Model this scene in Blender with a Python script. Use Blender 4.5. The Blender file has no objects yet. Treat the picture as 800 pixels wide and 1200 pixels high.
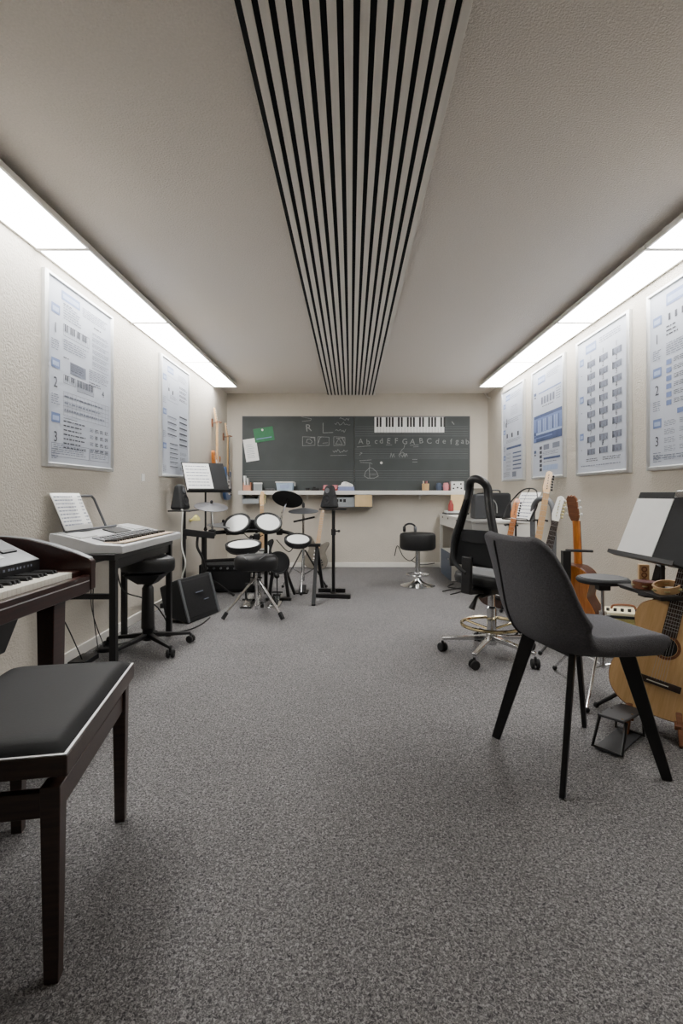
import bpy, bmesh, math, random
from math import sin, cos, pi, radians as R
from mathutils import Vector as V, Matrix as Mx, Euler
random.seed(7)
C = bpy.context.scene.collection
FPX = 590.0; CAMZ = 1.02; VPX, VPY = 411.0, 578.0
XL, XR, YB, YF, ZC = -1.71, 1.893, 6.96, -1.6, 2.40

# ------------------------------------------------------------------ materials
def lin(c):
    return tuple((v/255/12.92 if v/255 <= .04045 else ((v/255+.055)/1.055)**2.4) for v in c)
def mat(name, col, rough=.5, metal=0., nscale=40., namt=.08, bump=0., bscale=None, coat=0., emit=None, stretch=None, alpha=1., trans=0.):
    m = bpy.data.materials.new(name); m.use_nodes = True
    nt = m.node_tree; N = nt.nodes; L = nt.links
    b = N['Principled BSDF']; c = lin(col)
    tc = N.new('ShaderNodeTexCoord'); mp = N.new('ShaderNodeMapping')
    L.new(tc.outputs['Object'], mp.inputs['Vector'])
    if stretch: mp.inputs['Scale'].default_value = stretch
    no = N.new('ShaderNodeTexNoise'); no.inputs['Scale'].default_value = nscale; no.inputs['Detail'].default_value = 3
    L.new(mp.outputs['Vector'], no.inputs['Vector'])
    rp = N.new('ShaderNodeValToRGB'); L.new(no.outputs['Fac'], rp.inputs['Fac'])
    rp.color_ramp.elements[0].position = .3; rp.color_ramp.elements[1].position = .7
    rp.color_ramp.elements[0].color = (*[v*(1-namt) for v in c], 1)
    rp.color_ramp.elements[1].color = (*[min(1, v*(1+namt)) for v in c], 1)
    L.new(rp.outputs['Color'], b.inputs['Base Color'])
    b.inputs['Roughness'].default_value = rough; b.inputs['Metallic'].default_value = metal
    b.inputs['Coat Weight'].default_value = coat
    if alpha < 1: b.inputs['Alpha'].default_value = alpha
    if trans: b.inputs['Transmission Weight'].default_value = trans
    if emit: b.inputs['Emission Color'].default_value = (*emit[0], 1); b.inputs['Emission Strength'].default_value = emit[1]
    if bump:
        n2 = N.new('ShaderNodeTexNoise'); n2.inputs['Scale'].default_value = bscale or nscale; n2.inputs['Detail'].default_value = 4
        L.new(mp.outputs['Vector'], n2.inputs['Vector'])
        bp = N.new('ShaderNodeBump'); bp.inputs['Strength'].default_value = bump; bp.inputs['Distance'].default_value = .01
        L.new(n2.outputs['Fac'], bp.inputs['Height']); L.new(bp.outputs['Normal'], b.inputs['Normal'])
    return m
def carpet_mat():
    m = bpy.data.materials.new('carpet'); m.use_nodes = True
    nt = m.node_tree; N = nt.nodes; L = nt.links; b = N['Principled BSDF']
    tc = N.new('ShaderNodeTexCoord')
    n1 = N.new('ShaderNodeTexNoise'); n1.inputs['Scale'].default_value = 170; n1.inputs['Detail'].default_value = 3.5; n1.inputs['Distortion'].default_value = 1.2
    n2 = N.new('ShaderNodeTexNoise'); n2.inputs['Scale'].default_value = 2.2; n2.inputs['Detail'].default_value = 3
    L.new(tc.outputs['Object'], n1.inputs['Vector']); L.new(tc.outputs['Object'], n2.inputs['Vector'])
    rp = N.new('ShaderNodeValToRGB'); L.new(n1.outputs['Fac'], rp.inputs['Fac'])
    e = rp.color_ramp.elements; e[0].position = .33; e[0].color = (*lin((66, 65, 67)), 1)
    e[1].position = .68; e[1].color = (*lin((168, 166, 165)), 1)
    x = e.new(.5); x.color = (*lin((114, 112, 112)), 1)
    mx = N.new('ShaderNodeMix'); mx.data_type = 'RGBA'; mx.blend_type = 'MULTIPLY'; mx.inputs['Factor'].default_value = .35
    r2 = N.new('ShaderNodeValToRGB'); L.new(n2.outputs['Fac'], r2.inputs['Fac'])
    r2.color_ramp.elements[0].position = .3; r2.color_ramp.elements[0].color = (.7, .7, .7, 1); r2.color_ramp.elements[1].position = .7
    L.new(rp.outputs['Color'], mx.inputs['A']); L.new(r2.outputs['Color'], mx.inputs['B'])
    L.new(mx.outputs['Result'], b.inputs['Base Color']); b.inputs['Roughness'].default_value = .95
    b.inputs['Specular IOR Level'].default_value = .15
    bp = N.new('ShaderNodeBump'); bp.inputs['Strength'].default_value = .6; bp.inputs['Distance'].default_value = .006
    L.new(n1.outputs['Fac'], bp.inputs['Height']); L.new(bp.outputs['Normal'], b.inputs['Normal'])
    return m
def emis_mat(name, strength):
    m = bpy.data.materials.new(name); m.use_nodes = True
    nt = m.node_tree; N = nt.nodes; L = nt.links
    for n in list(N): N.remove(n)
    o = N.new('ShaderNodeOutputMaterial'); e = N.new('ShaderNodeEmission')
    tc = N.new('ShaderNodeTexCoord'); no = N.new('ShaderNodeTexNoise'); no.inputs['Scale'].default_value = 3
    L.new(tc.outputs['Object'], no.inputs['Vector'])
    rp = N.new('ShaderNodeValToRGB'); rp.color_ramp.elements[0].color = (1, .985, .955, 1); rp.color_ramp.elements[1].color = (1, .99, .965, 1)
    L.new(no.outputs['Fac'], rp.inputs['Fac']); L.new(rp.outputs['Color'], e.inputs['Color'])
    e.inputs['Strength'].default_value = strength; L.new(e.outputs['Emission'], o.inputs['Surface'])
    return m
def wood_mat(name, a, b_, rough=.35, scale=(3, 30, 30), coat=.2):
    m = mat(name, a, rough, 0, 4, .1, coat=coat, stretch=scale)
    rp = [n for n in m.node_tree.nodes if n.type == 'VALTORGB'][0]
    rp.color_ramp.elements[0].color = (*lin(a), 1); rp.color_ramp.elements[1].color = (*lin(b_), 1)
    return m
WALL = mat('wall_paint', (199, 192, 180), .9, 0, 6, .025, .55, 95)
CEIL = mat('ceiling_paint', (232, 225, 217), .95, 0, 120, .05, .55, 130)
CARPET = carpet_mat()
BASEB = mat('baseboard_paint', (230, 227, 220), .5, 0, 8, .03)
BLACK = mat('black_plastic', (19, 19, 21), .45, 0, 60, .15)
BLACKM = mat('black_metal', (17, 16, 17), .45, .1, 40, .12)
RUBBER = mat('rubber', (24, 24, 25), .8, 0, 50, .1)
LEATHER = mat('black_vinyl', (15, 15, 17), .5, 0, 90, .12, .08, 260)
BENCHL = mat('bench_vinyl', (13, 13, 15), .62, 0, 90, .12, .06, 260)
BENCHL.node_tree.nodes['Principled BSDF'].inputs['Specular IOR Level'].default_value = .22
CHARC = mat('charcoal_plastic', (58, 59, 62), .55, 0, 60, .06)
MATTEB = mat('matte_black', (26, 27, 29), .75, 0, 30, .1)
FELT = mat('black_fabric', (22, 23, 25), .95, 0, 200, .2, .4, 300)
GREYFAB = mat('grey_felt', (84, 83, 87), .98, 0, 160, .2, .5, 320)
SEAM = mat('dark_seam', (48, 48, 51), .9, 0, 100, .1)
CHROME = mat('chrome', (205, 205, 205), .14, 1, 20, .05)
CHROMEG = mat('brassy_chrome', (205, 190, 150), .18, 1, 20, .05)
ALU = mat('aluminium', (205, 206, 206), .33, .8, 30, .03)
WHITEP = mat('white_plastic', (226, 226, 222), .4, 0, 20, .03)
WHITEF = mat('white_laminate', (222, 220, 214), .45, 0, 10, .02)
PAPER = mat('paper', (240, 240, 238), .8, 0, 15, .02)
POSTP = mat('poster_paper', (190, 196, 208), .45, 0, 5, .03)
BLUE = mat('poster_blue', (112, 130, 176), .5, 0, 30, .06)
LBLUE = mat('poster_light_blue', (160, 176, 208), .5, 0, 30, .05)
DBLUE = mat('poster_dark_blue', (70, 84, 122), .5, 0, 12, .2)
INK = mat('print_ink', (60, 62, 74), .6, 0, 60, .2)
LINK = mat('print_light_ink', (118, 124, 140), .6, 0, 90, .15)
SILVER = mat('silver_plastic', (186, 187, 188), .4, .15, 30, .03)
DSILV = mat('dark_silver_plastic', (120, 122, 125), .4, .2, 30, .05)
MAHOG = wood_mat('mahogany', (36, 15, 12), (54, 25, 20), .3)
BENCHW = wood_mat('bench_wood', (40, 26, 20), (60, 42, 34), .4)
IVORY = mat('ivory_keys', (236, 232, 220), .3, 0, 20, .02)
KEYW = mat('cream_keys', (228, 205, 180), .35, 0, 20, .03)
SLATE = mat('slate', (64, 69, 69), .65, 0, 3, .12)
SLATEL = mat('slate_line', (100, 103, 104), .7, 0, 20, .1)
CHALK = mat('chalk', (140, 142, 142), .95, 0, 90, .35)
GREENP = mat('green_card', (44, 112, 72), .6, 0, 20, .06)
SPRUCE = wood_mat('spruce', (218, 174, 116), (232, 192, 136), .32, (40, 40, 3), .3)
ORANGEW = wood_mat('orange_wood', (176, 100, 36), (206, 128, 54), .28, (20, 20, 3), .4)
DARKW = wood_mat('dark_rosewood', (52, 26, 16), (84, 44, 26), .3, (20, 20, 3), .4)
MAPLE = wood_mat('maple', (206, 164, 112), (224, 184, 134), .4, (30, 30, 3), .2)
ROSEW = wood_mat('rosewood', (40, 28, 24), (66, 46, 38), .5, (20, 20, 3), .1)
BROWNW = wood_mat('brown_wood', (110, 66, 40), (136, 84, 52), .45)
TANW = wood_mat('tan_wood', (196, 158, 110), (208, 172, 124), .5)
CREAM = mat('cream', (222, 212, 180), .5, 0, 20, .03)
TWEED = mat('tweed_cloth', (158, 148, 92), .85, 0, 160, .14, .3, 260)
GREYBODY = mat('grey_guitar_body', (112, 106, 96), .4, 0, 14, .15)
BLUEBODY = mat('blue_guitar_body', (62, 92, 138), .35, 0, 14, .1)
SUNB = wood_mat('sunburst', (150, 80, 28), (200, 126, 52), .25, (6, 6, 6), .4)
YELLOW = mat('pale_yellow', (216, 206, 128), .6, 0, 30, .05)
BRASS = mat('brass', (200, 190, 140), .35, .6, 20, .06)
GRILLE = mat('grille_cloth', (34, 34, 36), .9, 0, 220, .35, .4, 240)
GREYPL = mat('grey_plastic', (92, 94, 98), .5, 0, 60, .06)
CYM = mat('cymbal_rubber', (88, 88, 92), .5, 0, 30, .06)
DRUMH = mat('white_mesh_head', (236, 238, 236), .6, 0, 200, .03)
PINK = mat('pink_card', (214, 138, 142), .7, 0, 30, .06)
REDP = mat('red_plastic', (150, 58, 54), .5, 0, 30, .06)
DRED = mat('dark_red_skin', (92, 36, 34), .5, 0, 30, .1)
PCBLUE = mat('slate_blue_plastic', (72, 84, 104), .5, 0, 30, .06)
PBLUE = mat('pale_blue_plastic', (176, 196, 218), .4, 0, 20, .06)
LAV = mat('lavender_card', (138, 148, 188), .6, 0, 20, .06)
BEIGE = mat('beige_card', (214, 186, 140), .7, 0, 12, .05)
GRYBOX = mat('grey_tray_plastic', (150, 155, 158), .5, 0, 20, .05)
ORNG = mat('salmon_card', (206, 146, 118), .7, 0, 20, .05)
MESHB = mat('chair_mesh', (40, 41, 44), .85, 0, 300, .3, alpha=.72)
SLATB = mat('acoustic_black', (12, 16, 20), .95, 0, 60, .2)
SLATW = mat('slat_painted', (232, 228, 221), .75, 0, 3, .05, stretch=(20, 1, 20))
CABLEW = mat('white_cable', (196, 196, 190), .5, 0, 30, .04)
LAMP = emis_mat('lamp_diffuser', 10.5)

# ------------------------------------------------------------------ mesh builder
class MB:
    def __init__(s): s.v = []; s.f = []; s.M = Mx.Identity(4)
    def add(s, vs, fs):
        o = len(s.v); s.v += [s.M @ V(v) for v in vs]; s.f += [tuple(i+o for i in f) for f in fs]; return s
    def box(s, x0, x1, y0, y1, z0, z1):
        x0, x1 = sorted((x0, x1)); y0, y1 = sorted((y0, y1)); z0, z1 = sorted((z0, z1))
        return s.add([(x0,y0,z0),(x1,y0,z0),(x1,y1,z0),(x0,y1,z0),(x0,y0,z1),(x1,y0,z1),(x1,y1,z1),(x0,y1,z1)],
                     [(0,3,2,1),(4,5,6,7),(0,1,5,4),(1,2,6,5),(2,3,7,6),(3,0,4,7)])
    def frus(s, b, t, z0, z1):   # b, t = (x0,x1,y0,y1)
        return s.add([(b[0],b[2],z0),(b[1],b[2],z0),(b[1],b[3],z0),(b[0],b[3],z0),(t[0],t[2],z1),(t[1],t[2],z1),(t[1],t[3],z1),(t[0],t[3],z1)],
                     [(0,3,2,1),(4,5,6,7),(0,1,5,4),(1,2,6,5),(2,3,7,6),(3,0,4,7)])
    def beam(s, p, q, w, h, up=(0,0,1), w2=None, h2=None):
        p = V(p); q = V(q); d = (q-p).normalized(); up = V(up)
        if abs(d.dot(up.normalized())) > .99: up = V((0,1,0))
        a = d.cross(up).normalized(); b = a.cross(d).normalized()
        w2 = w if w2 is None else w2; h2 = h if h2 is None else h2
        vs = []
        for c, ww, hh in ((p,w,h),(q,w2,h2)):
            for i, j in ((-1,-1),(1,-1),(1,1),(-1,1)): vs.append(c + a*(ww/2*i) + b*(hh/2*j))
        return s.add(vs, [(0,1,2,3),(7,6,5,4),(0,4,5,1),(1,5,6,2),(2,6,7,3),(3,7,4,0)])
    def tube(s, pts, r, n=10, closed=False):
        P = [V(p) for p in pts]; k = len(P)
        rr = r if isinstance(r, (list, tuple)) else [r]*k
        vs = []; fs = []; ref = None
        for i in range(k):
            a = P[i-1] if (i > 0 or closed) else P[i]; b = P[(i+1) % k] if (i < k-1 or closed) else P[i]
            t = (b-a).normalized() if (b-a).length > 1e-9 else V((0,0,1))
            if ref is None:
                ref = V((0,0,1)) if abs(t.z) < .9 else V((1,0,0))
            n1 = (ref - t*ref.dot(t))
            if n1.length < 1e-6: n1 = V((1,0,0)) - t*t.x
            n1.normalize(); ref = n1; n2 = t.cross(n1)
            for j in range(n):
                an = 2*pi*j/n; vs.append(P[i] + (n1*cos(an) + n2*sin(an))*rr[i])
        m = k if closed else k-1
        for i in range(m):
            for j in range(n):
                a = i*n+j; b = i*n+(j+1) % n; i2 = ((i+1) % k)*n
                fs.append((a, b, i2+(j+1) % n, i2+j))
        if not closed: fs.append(tuple(range(n-1,-1,-1))); fs.append(tuple((k-1)*n+j for j in range(n)))
        return s.add(vs, fs)
    def lathe(s, prof, n=28, M=None):
        old = s.M
        if M is not None: s.M = s.M @ M
        vs = []; fs = []; idx = []
        for r, z in prof:
            if r < 1e-6: idx.append([len(vs)]); vs.append((0,0,z))
            else:
                idx.append(list(range(len(vs), len(vs)+n))); vs += [(r*cos(2*pi*j/n), r*sin(2*pi*j/n), z) for j in range(n)]
        for a, b in zip(idx, idx[1:]):
            for j in range(n):
                j2 = (j+1) % n
                if len(a) == 1 and len(b) == 1: continue
                if len(a) == 1: fs.append((a[0], b[j2], b[j]))
                elif len(b) == 1: fs.append((a[j], a[j2], b[0]))
                else: fs.append((a[j], a[j2], b[j2], b[j]))
        s.add(vs, fs); s.M = old; return s
    def disc(s, r, z0, z1, n=28, M=None, b=0.):
        b = min(b, (z1-z0)/2.01)
        pr = [(0,z0),(r-b,z0),(r,z0+b),(r,z1-b),(r-b,z1),(0,z1)] if b else [(0,z0),(r,z0),(r,z1),(0,z1)]
        return s.lathe(pr, n, M)
    def prism(s, out, z0, z1, M=None):
        old = s.M
        if M is not None: s.M = s.M @ M
        n = len(out)
        s.add([(x,y,z0) for x,y in out]+[(x,y,z1) for x,y in out],
              [tuple(range(n-1,-1,-1)), tuple(range(n,2*n))]+[(i,(i+1)%n,n+(i+1)%n,n+i) for i in range(n)])
        s.M = old; return s
    def ball(s, c, rx, ry=None, rz=None, n=14, m=9):
        ry = rx if ry is None else ry; rz = rx if rz is None else rz
        pr = [(sin(pi*i/m), -cos(pi*i/m)) for i in range(m+1)]
        pr[0] = (0,-1); pr[-1] = (0,1)
        return s.lathe(pr, n, Mx.Translation(V(c)) @ Mx.Diagonal((rx,ry,rz,1)))
    def torus(s, Rr, r, M=None, n=32, k=8):
        old = s.M
        if M is not None: s.M = s.M @ M
        s.tube([(Rr*cos(2*pi*i/n), Rr*sin(2*pi*i/n), 0) for i in range(n)], r, k, True); s.M = old; return s
    def grid(s, fn, nu, nv):
        vs = [fn(i/nu, j/nv) for i in range(nu+1) for j in range(nv+1)]
        return s.add(vs, [(i*(nv+1)+j, (i+1)*(nv+1)+j, (i+1)*(nv+1)+j+1, i*(nv+1)+j+1) for i in range(nu) for j in range(nv)])
    def text(s, st, size, M):
        cu = bpy.data.curves.new('t', 'FONT'); cu.body = st; cu.size = size; cu.align_x = 'CENTER'; cu.align_y = 'CENTER'; cu.resolution_u = 3
        o = bpy.data.objects.new('t', cu); C.objects.link(o); bpy.context.view_layer.update()
        me = o.evaluated_get(bpy.context.evaluated_depsgraph_get()).to_mesh()
        old = s.M; s.M = s.M @ M
        s.add([v.co.copy() for v in me.vertices], [tuple(p.vertices) for p in me.polygons]); s.M = old
        bpy.data.objects.remove(o); bpy.data.curves.remove(cu); return s
    def build(s, name, m, parent=None, bevel=0., seg=2, sub=0, solid=0., world=False, angle=38, off=-1):
        me = bpy.data.meshes.new(name)
        vs = s.v
        if world and parent:
            rt = parent
            while rt.parent: rt = rt.parent
            inv = Mx.LocRotScale(rt.location, rt.rotation_euler, None).inverted(); vs = [inv @ v for v in vs]
        me.from_pydata([tuple(v) for v in vs], [], s.f); me.update()
        bm = bmesh.new(); bm.from_mesh(me); bmesh.ops.recalc_face_normals(bm, faces=bm.faces); bm.to_mesh(me); bm.free()
        me.polygons.foreach_set('use_smooth', [True]*len(me.polygons))
        if not sub: me.set_sharp_from_angle(angle=R(angle))
        me.materials.append(m)
        o = bpy.data.objects.new(name, me); C.objects.link(o)
        if parent: o.parent = parent
        if solid: md = o.modifiers.new('solid', 'SOLIDIFY'); md.thickness = solid; md.offset = off
        if bevel: md = o.modifiers.new('bevel', 'BEVEL'); md.width = bevel; md.segments = seg; md.limit_method = 'ANGLE'; md.angle_limit = R(40)
        if sub: md = o.modifiers.new('sub', 'SUBSURF'); md.levels = sub; md.render_levels = sub
        return o
def T(x, y, z): return Mx.Translation((x, y, z))
def RX(d): return Mx.Rotation(R(d), 4, 'X')
def RY(d): return Mx.Rotation(R(d), 4, 'Y')
def RZ(d): return Mx.Rotation(R(d), 4, 'Z')
def tag(o, label, cat, group=None):
    o['label'] = label; o['category'] = cat
    if group: o['group'] = group
    return o
def thing(name, label, cat, loc=(0,0,0), rot=0, group=None):
    o = bpy.data.objects.new(name, None); C.objects.link(o); o.location = loc; o.empty_display_size = .1
    o.rotation_euler = Euler((0,0,R(rot))) if not hasattr(rot, 'to_euler') else rot.to_euler()
    return tag(o, label, cat, group)
def structure(name, mb, m, parent=None, **k):
    o = mb.build(name, m, parent, **k)
    if not parent: o['kind'] = 'structure'
    return o
def dup(root, loc, rot, label, group=None):
    r = root.copy(); C.objects.link(r); r.location = loc; r['label'] = label
    r.rotation_euler = Euler((0,0,R(rot))) if not hasattr(rot, 'to_euler') else rot.to_euler()
    if group: r['group'] = group
    for ch in list(root.children):
        c = ch.copy(); C.objects.link(c); c.parent = r
        for g in list(ch.children):
            d = g.copy(); C.objects.link(d); d.parent = c
    return r
def spline(pts, n=8, closed=False):
    P = [V(p) for p in pts]; k = len(P); out = []
    for i in range(k if closed else k-1):
        if closed: a, b, c, d = P[i-1], P[i], P[(i+1)%k], P[(i+2)%k]
        else: a = P[max(i-1,0)]; b = P[i]; c = P[i+1]; d = P[min(i+2,k-1)]
        for j in range(n):
            t = j/n; out.append(.5*((2*b)+(c-a)*t+(2*a-5*b+4*c-d)*t*t+(3*b-a-3*c+d)*t**3))
    if not closed: out.append(P[-1])
    return out

# ------------------------------------------------------------------ room shell
structure('floor', MB().box(XL-.1, XR+.1, YF-.1, YB+.1, -.05, 0), CARPET)
structure('ceiling', MB().box(XL-.1, XR+.1, YF-.1, YB+.1, ZC, ZC+.08), CEIL)
structure('wall_left', MB().box(XL-.1, XL, YF-.1, YB+.1, 0, ZC), WALL)
structure('wall_right', MB().box(XR, XR+.1, YF-.1, YB+.1, 0, ZC), WALL)
structure('wall_back', MB().box(XL, XR, YB, YB+.1, 0, ZC), WALL)
structure('wall_front', MB().box(XL, XR, YF-.1, YF, 0, ZC), WALL)
structure('baseboard_left', MB().box(XL, XL+.014, YF, YB, 0, .065), BASEB, bevel=.003)
structure('baseboard_right', MB().box(XR-.014, XR, YF, YB, 0, .065), BASEB, bevel=.003)
structure('baseboard_back', MB().box(XL+.014, XR-.014, YB-.014, YB, 0, .065), BASEB, bevel=.003)
structure('trim_1', MB().tube([(XR-.05, YB-.03, ZC-.005), (XR-.03, YB-.10, ZC-.07)], .01, 8).tube([(XR-.03, YB-.10, ZC-.07), (XR-.003, YB-.14, ZC-.09)], .01, 8), BASEB)

# slatted acoustic strip on the ceiling
p = thing('acoustic_slat_panel', 'long black backed panel of pale slats running down the middle of the ceiling', 'acoustic panel', (0, 3.0, ZC))
x0 = -.3215; per = .6565/14
MB().box(x0, x0+14*per, YF, YB-.01, ZC-.022, ZC).build('backing_board', SLATB, p, world=True)
m = MB()
for i in range(14): a = x0 + per*i + .0195; m.box(a, a+per-.0195, YF, YB-.01, ZC-.031, ZC-.022)
m.build('slats', SLATW, p, world=True, bevel=.001, seg=1)

# ceiling lights
def light_mesh(root):
    w, l = .29, 1.175
    MB().box(0, w, 0, .012, -.031, 0).box(0, w, l-.012, l, -.031, 0).box(0, .012, .012, l-.012, -.028, 0).box(w-.012, w, .012, l-.012, -.028, 0).box(.012, w-.012, .012, l-.012, -.006, 0).build('frame', BASEB, root)
    MB().box(.012, w-.012, .012, l-.012, -.0275, -.012).build('diffuser', LAMP, root)
    MB().box(.03, .05, .1, .14, 0, .03).box(w-.06, w-.04, .1, .14, 0, .03).box(.03, .05, l-.14, l-.1, 0, .03).box(w-.06, w-.04, l-.14, l-.1, 0, .03).build('mounting_bracket', BASEB, root)
names = ['farthest from the camera', 'second from the back wall', 'third from the back wall', 'nearest the camera', 'fifth from the back wall, above the camera']
proto = None
for side in ('left', 'right'):
    for k in range(4):
        y = 6.27 - 1.18*(k+1); x = XL+.005 if side == 'left' else XR-.30
        lb = f'glowing white ceiling panel along the {side} wall, {names[k]}'
        if proto is None:
            proto = thing('ceiling_light', lb, 'ceiling light', (x, y, 2.37), 0, 'ceiling lights along the side walls'); light_mesh(proto)
        else: dup(proto, (x, y, 2.37), 0, lb)

# ------------------------------------------------------------------ posters
PW, PH = .79, 1.10
class Sheet:          # u right, v down, metres from the top-left of the sheet
    def __init__(s): s.c = {}
    def rect(s, m, u0, v0, u1, v1, d=0):
        mb = s.c.setdefault(m.name, (m, MB()))[1]; y = -.0215-.0004*d
        mb.add([(u0,y,-v0),(u1,y,-v0),(u1,y,-v1),(u0,y,-v1)], [(0,3,2,1)])
    def lines(s, m, u0, v0, u1, v1, n, th=.35, seg=0):
        h = (v1-v0)/n
        for i in range(n):
            u = u0; e = u1 - random.random()*.25*(u1-u0)
            while u < e:
                w = min(random.uniform(.012, .05), e-u); s.rect(m, u, v0+h*i, u+w, v0+h*i+h*th); u += w+.008
    def frame(s, m, u0, v0, u1, v1, t=.003):
        s.rect(m,u0,v0,u1,v0+t); s.rect(m,u0,v1-t,u1,v1); s.rect(m,u0,v0+t,u0+t,v1-t); s.rect(m,u1-t,v0+t,u1,v1-t)
    def tab(s, u0, v0, u1, v1):
        s.rect(BLUE, u0, v0, u1, v1); b = (v1-v0)
        s.rect(LBLUE, u0+.012, v0+b*.3, u1-.012, v1-b*.22, 1)
    def num(s, t, u, v, size):
        mb = s.c.setdefault(INK.name, (INK, MB()))[1]; mb.text(t, size, T(u, -.0218, -v) @ RX(90))
    def keys(s, u0, v0, u1, v1, n):
        s.frame(INK, u0, v0, u1, v1, .002); w = (u1-u0)/n
        for i in range(1, n):
            s.rect(INK, u0+w*i-.0008, v0, u0+w*i+.0008, v1)
            if i % 7 not in (3, 0): s.rect(INK, u0+w*i-w*.3, v0, u0+w*i+w*.3, v0+(v1-v0)*.62, 1)
    def grid(s, m, u0, v0, u1, v1, nx, ny, t=.002):
        for i in range(nx+1): u = u0+(u1-u0)*i/nx; s.rect(m, u-t/2, v0, u+t/2, v1)
        for j in range(ny+1): v = v0+(v1-v0)*j/ny; s.rect(m, u0, v-t/2, u1, v+t/2)
    def build(s, parent):
        nm = {'poster_blue':'blue_print','poster_light_blue':'light_blue_print','poster_dark_blue':'dark_blue_print','print_ink':'dark_print','print_light_ink':'grey_print'}
        for m, mb in s.c.values():
            o = mb.build(nm.get(m.name, 'print'), m, parent)
def side_tabs(S, h, numbers=True):
    for i, v in enumerate((.10, .40, .70)):
        S.tab(.03, v*h+.03, .115, v*h+.085)
        if numbers: S.num('123'[i], .07, v*h+.17, .085)
        S.lines(LINK, .03, v*h+.235, .115, v*h+.30, 5)
def poster(wall, ycorner, zb, label, content):
    S = Sheet(); content(S, PW-.06, PH-.06)
    if wall == 'L': r = thing('framed_poster', label, 'poster', (XL, ycorner, zb), 90, 'framed teaching posters on the side walls')
    else: r = thing('framed_poster', label, 'poster', (XR, ycorner, zb), -90, 'framed teaching posters on the side walls')
    f = MB(); t = .028
    def bar(a, b, inn):   # mitred mouldings
        pass
    o = [(0,0),(PW,0),(PW,PH),(0,PH)]; i = [(t,t),(PW-t,t),(PW-t,PH-t),(t,PH-t)]
    q = .010; o2 = [(q*.6,q*.6),(PW-q*.6,q*.6),(PW-q*.6,PH-q*.6),(q*.6,PH-q*.6)]; i2 = [(t-.008,t-.008),(PW-t+.008,t-.008),(PW-t+.008,PH-t+.008),(t-.008,PH-t+.008)]
    vs = [(x,-.001,z) for x,z in o]+[(x,-.022,z) for x,z in o]+[(x,-.032,z) for x,z in o2]+[(x,-.032,z) for x,z in i2]+[(x,-.018,z) for x,z in i]
    fs = []
    for L_ in range(4):
        for k in range(4): a = L_*4+k; b = L_*4+(k+1)%4; fs.append((a, b, b+4, a+4))
    f.add(vs, fs); f.build('frame', ALU, r, angle=20)
    sh = MB().box(t-.002, PW-t+.002, -.020, -.002, t-.002, PH-t+.002).build('sheet', POSTP, r)
    for mm, mb in S.c.values():
        mb.v = [V((v[0]+.03, v[1], v[2]+PH-.03)) for v in mb.v]
    S.build(sh)
    return r
def c_l1(S, w, h):
    S.tab(.13, .03, .33, .085); side_tabs(S, h)
    S.lines(LINK, .36, .05, w-.03, .11, 5); S.lines(LINK, .15, .11, .35, .20, 6); S.lines(INK, .15, .1, .24, .115, 1)
    S.keys(.15, .22, .44, .29, 15); S.lines(LINK, .15, .31, .44, .38, 5); S.lines(INK, .50, .13, .60, .15, 1)
    for k in range(6): S.lines(LINK, .48, .17+.04*k, w-.03, .19+.04*k, 2); S.rect(LINK, .48, .2+.04*k, w-.03, .203+.04*k)
    S.lines(INK, .15, .415, .22, .43, 1); S.rect(LINK, .22, .43, .40, .50); S.lines(INK, .23, .44, .39, .49, 4); S.lines(LINK, .44, .42, w-.03, .49, 6)
    S.keys(.15, .52, .28, .57, 6); S.keys(.295, .52, .50, .59, 22); S.num('4', .62, .55, .06); S.lines(INK, .44, .50, .6, .53, 2)
    S.grid(LINK, .15, .62, w-.03, .76, 12, 5, .002)
    for k in range(3): S.lines(LINK, .16, .64+.04*k, w-.06, .66+.04*k, 1, .5)
    S.rect(INK, .15, .775, .3, .778)
    for k in range(7): S.lines(INK, .15, .79+.026*k, .40, .80+.026*k, 1, .8)
    for i in range(4):
        for j in range(4): S.lines(INK if i else LINK, .45+.065*i, .80+.045*j, .50+.065*i, .825+.045*j, 3, .6)
    S.frame(LINK, .03, h-.11, .44, h-.03); S.lines(LINK, .05, h-.10, .43, h-.04, 5)
    S.frame(LINK, .45, h-.11, w-.03, h-.03); S.lines(LINK, .47, h-.10, w-.05, h-.04, 5)
def c_l2(S, w, h):
    S.tab(.14, .04, .30, .10); side_tabs(S, h, False)
    for k in range(4): S.lines(INK, .46, .17+.04*k, w-.04, .195+.04*k, 2, .5)
    S.lines(LINK, .42, .06, w-.04, .13, 5)
    S.frame(LINK, .14, .13, .42, .36); S.num('?', .18, .22, .05); S.rect(INK, .16, .24, .19, .27); S.rect(INK, .26, .25, .29, .29); S.lines(LINK, .2, .3, .4, .34, 3)
    for k in range(6): S.rect(INK, .46, .46+.055*k, w-.04, .475+.055*k); S.lines(LINK, .46, .48+.055*k, w-.04, .50+.055*k, 2)
    for k in range(4): S.rect(INK if k else LINK, .14, .50+.055*k, .38, .51+.055*k); S.lines(LINK, .14, .515+.055*k, .38, .535+.055*k, 2)
    for k in range(6): S.rect(INK, .20, .75+.043*k, .42, .757+.043*k); S.lines(LINK, .2, .76+.043*k, .42, .78+.043*k, 2)
    for k in range(4): S.lines(INK if k%2 else LINK, .48, .82+.05*k, w-.05, .85+.05*k, 3)
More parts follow.
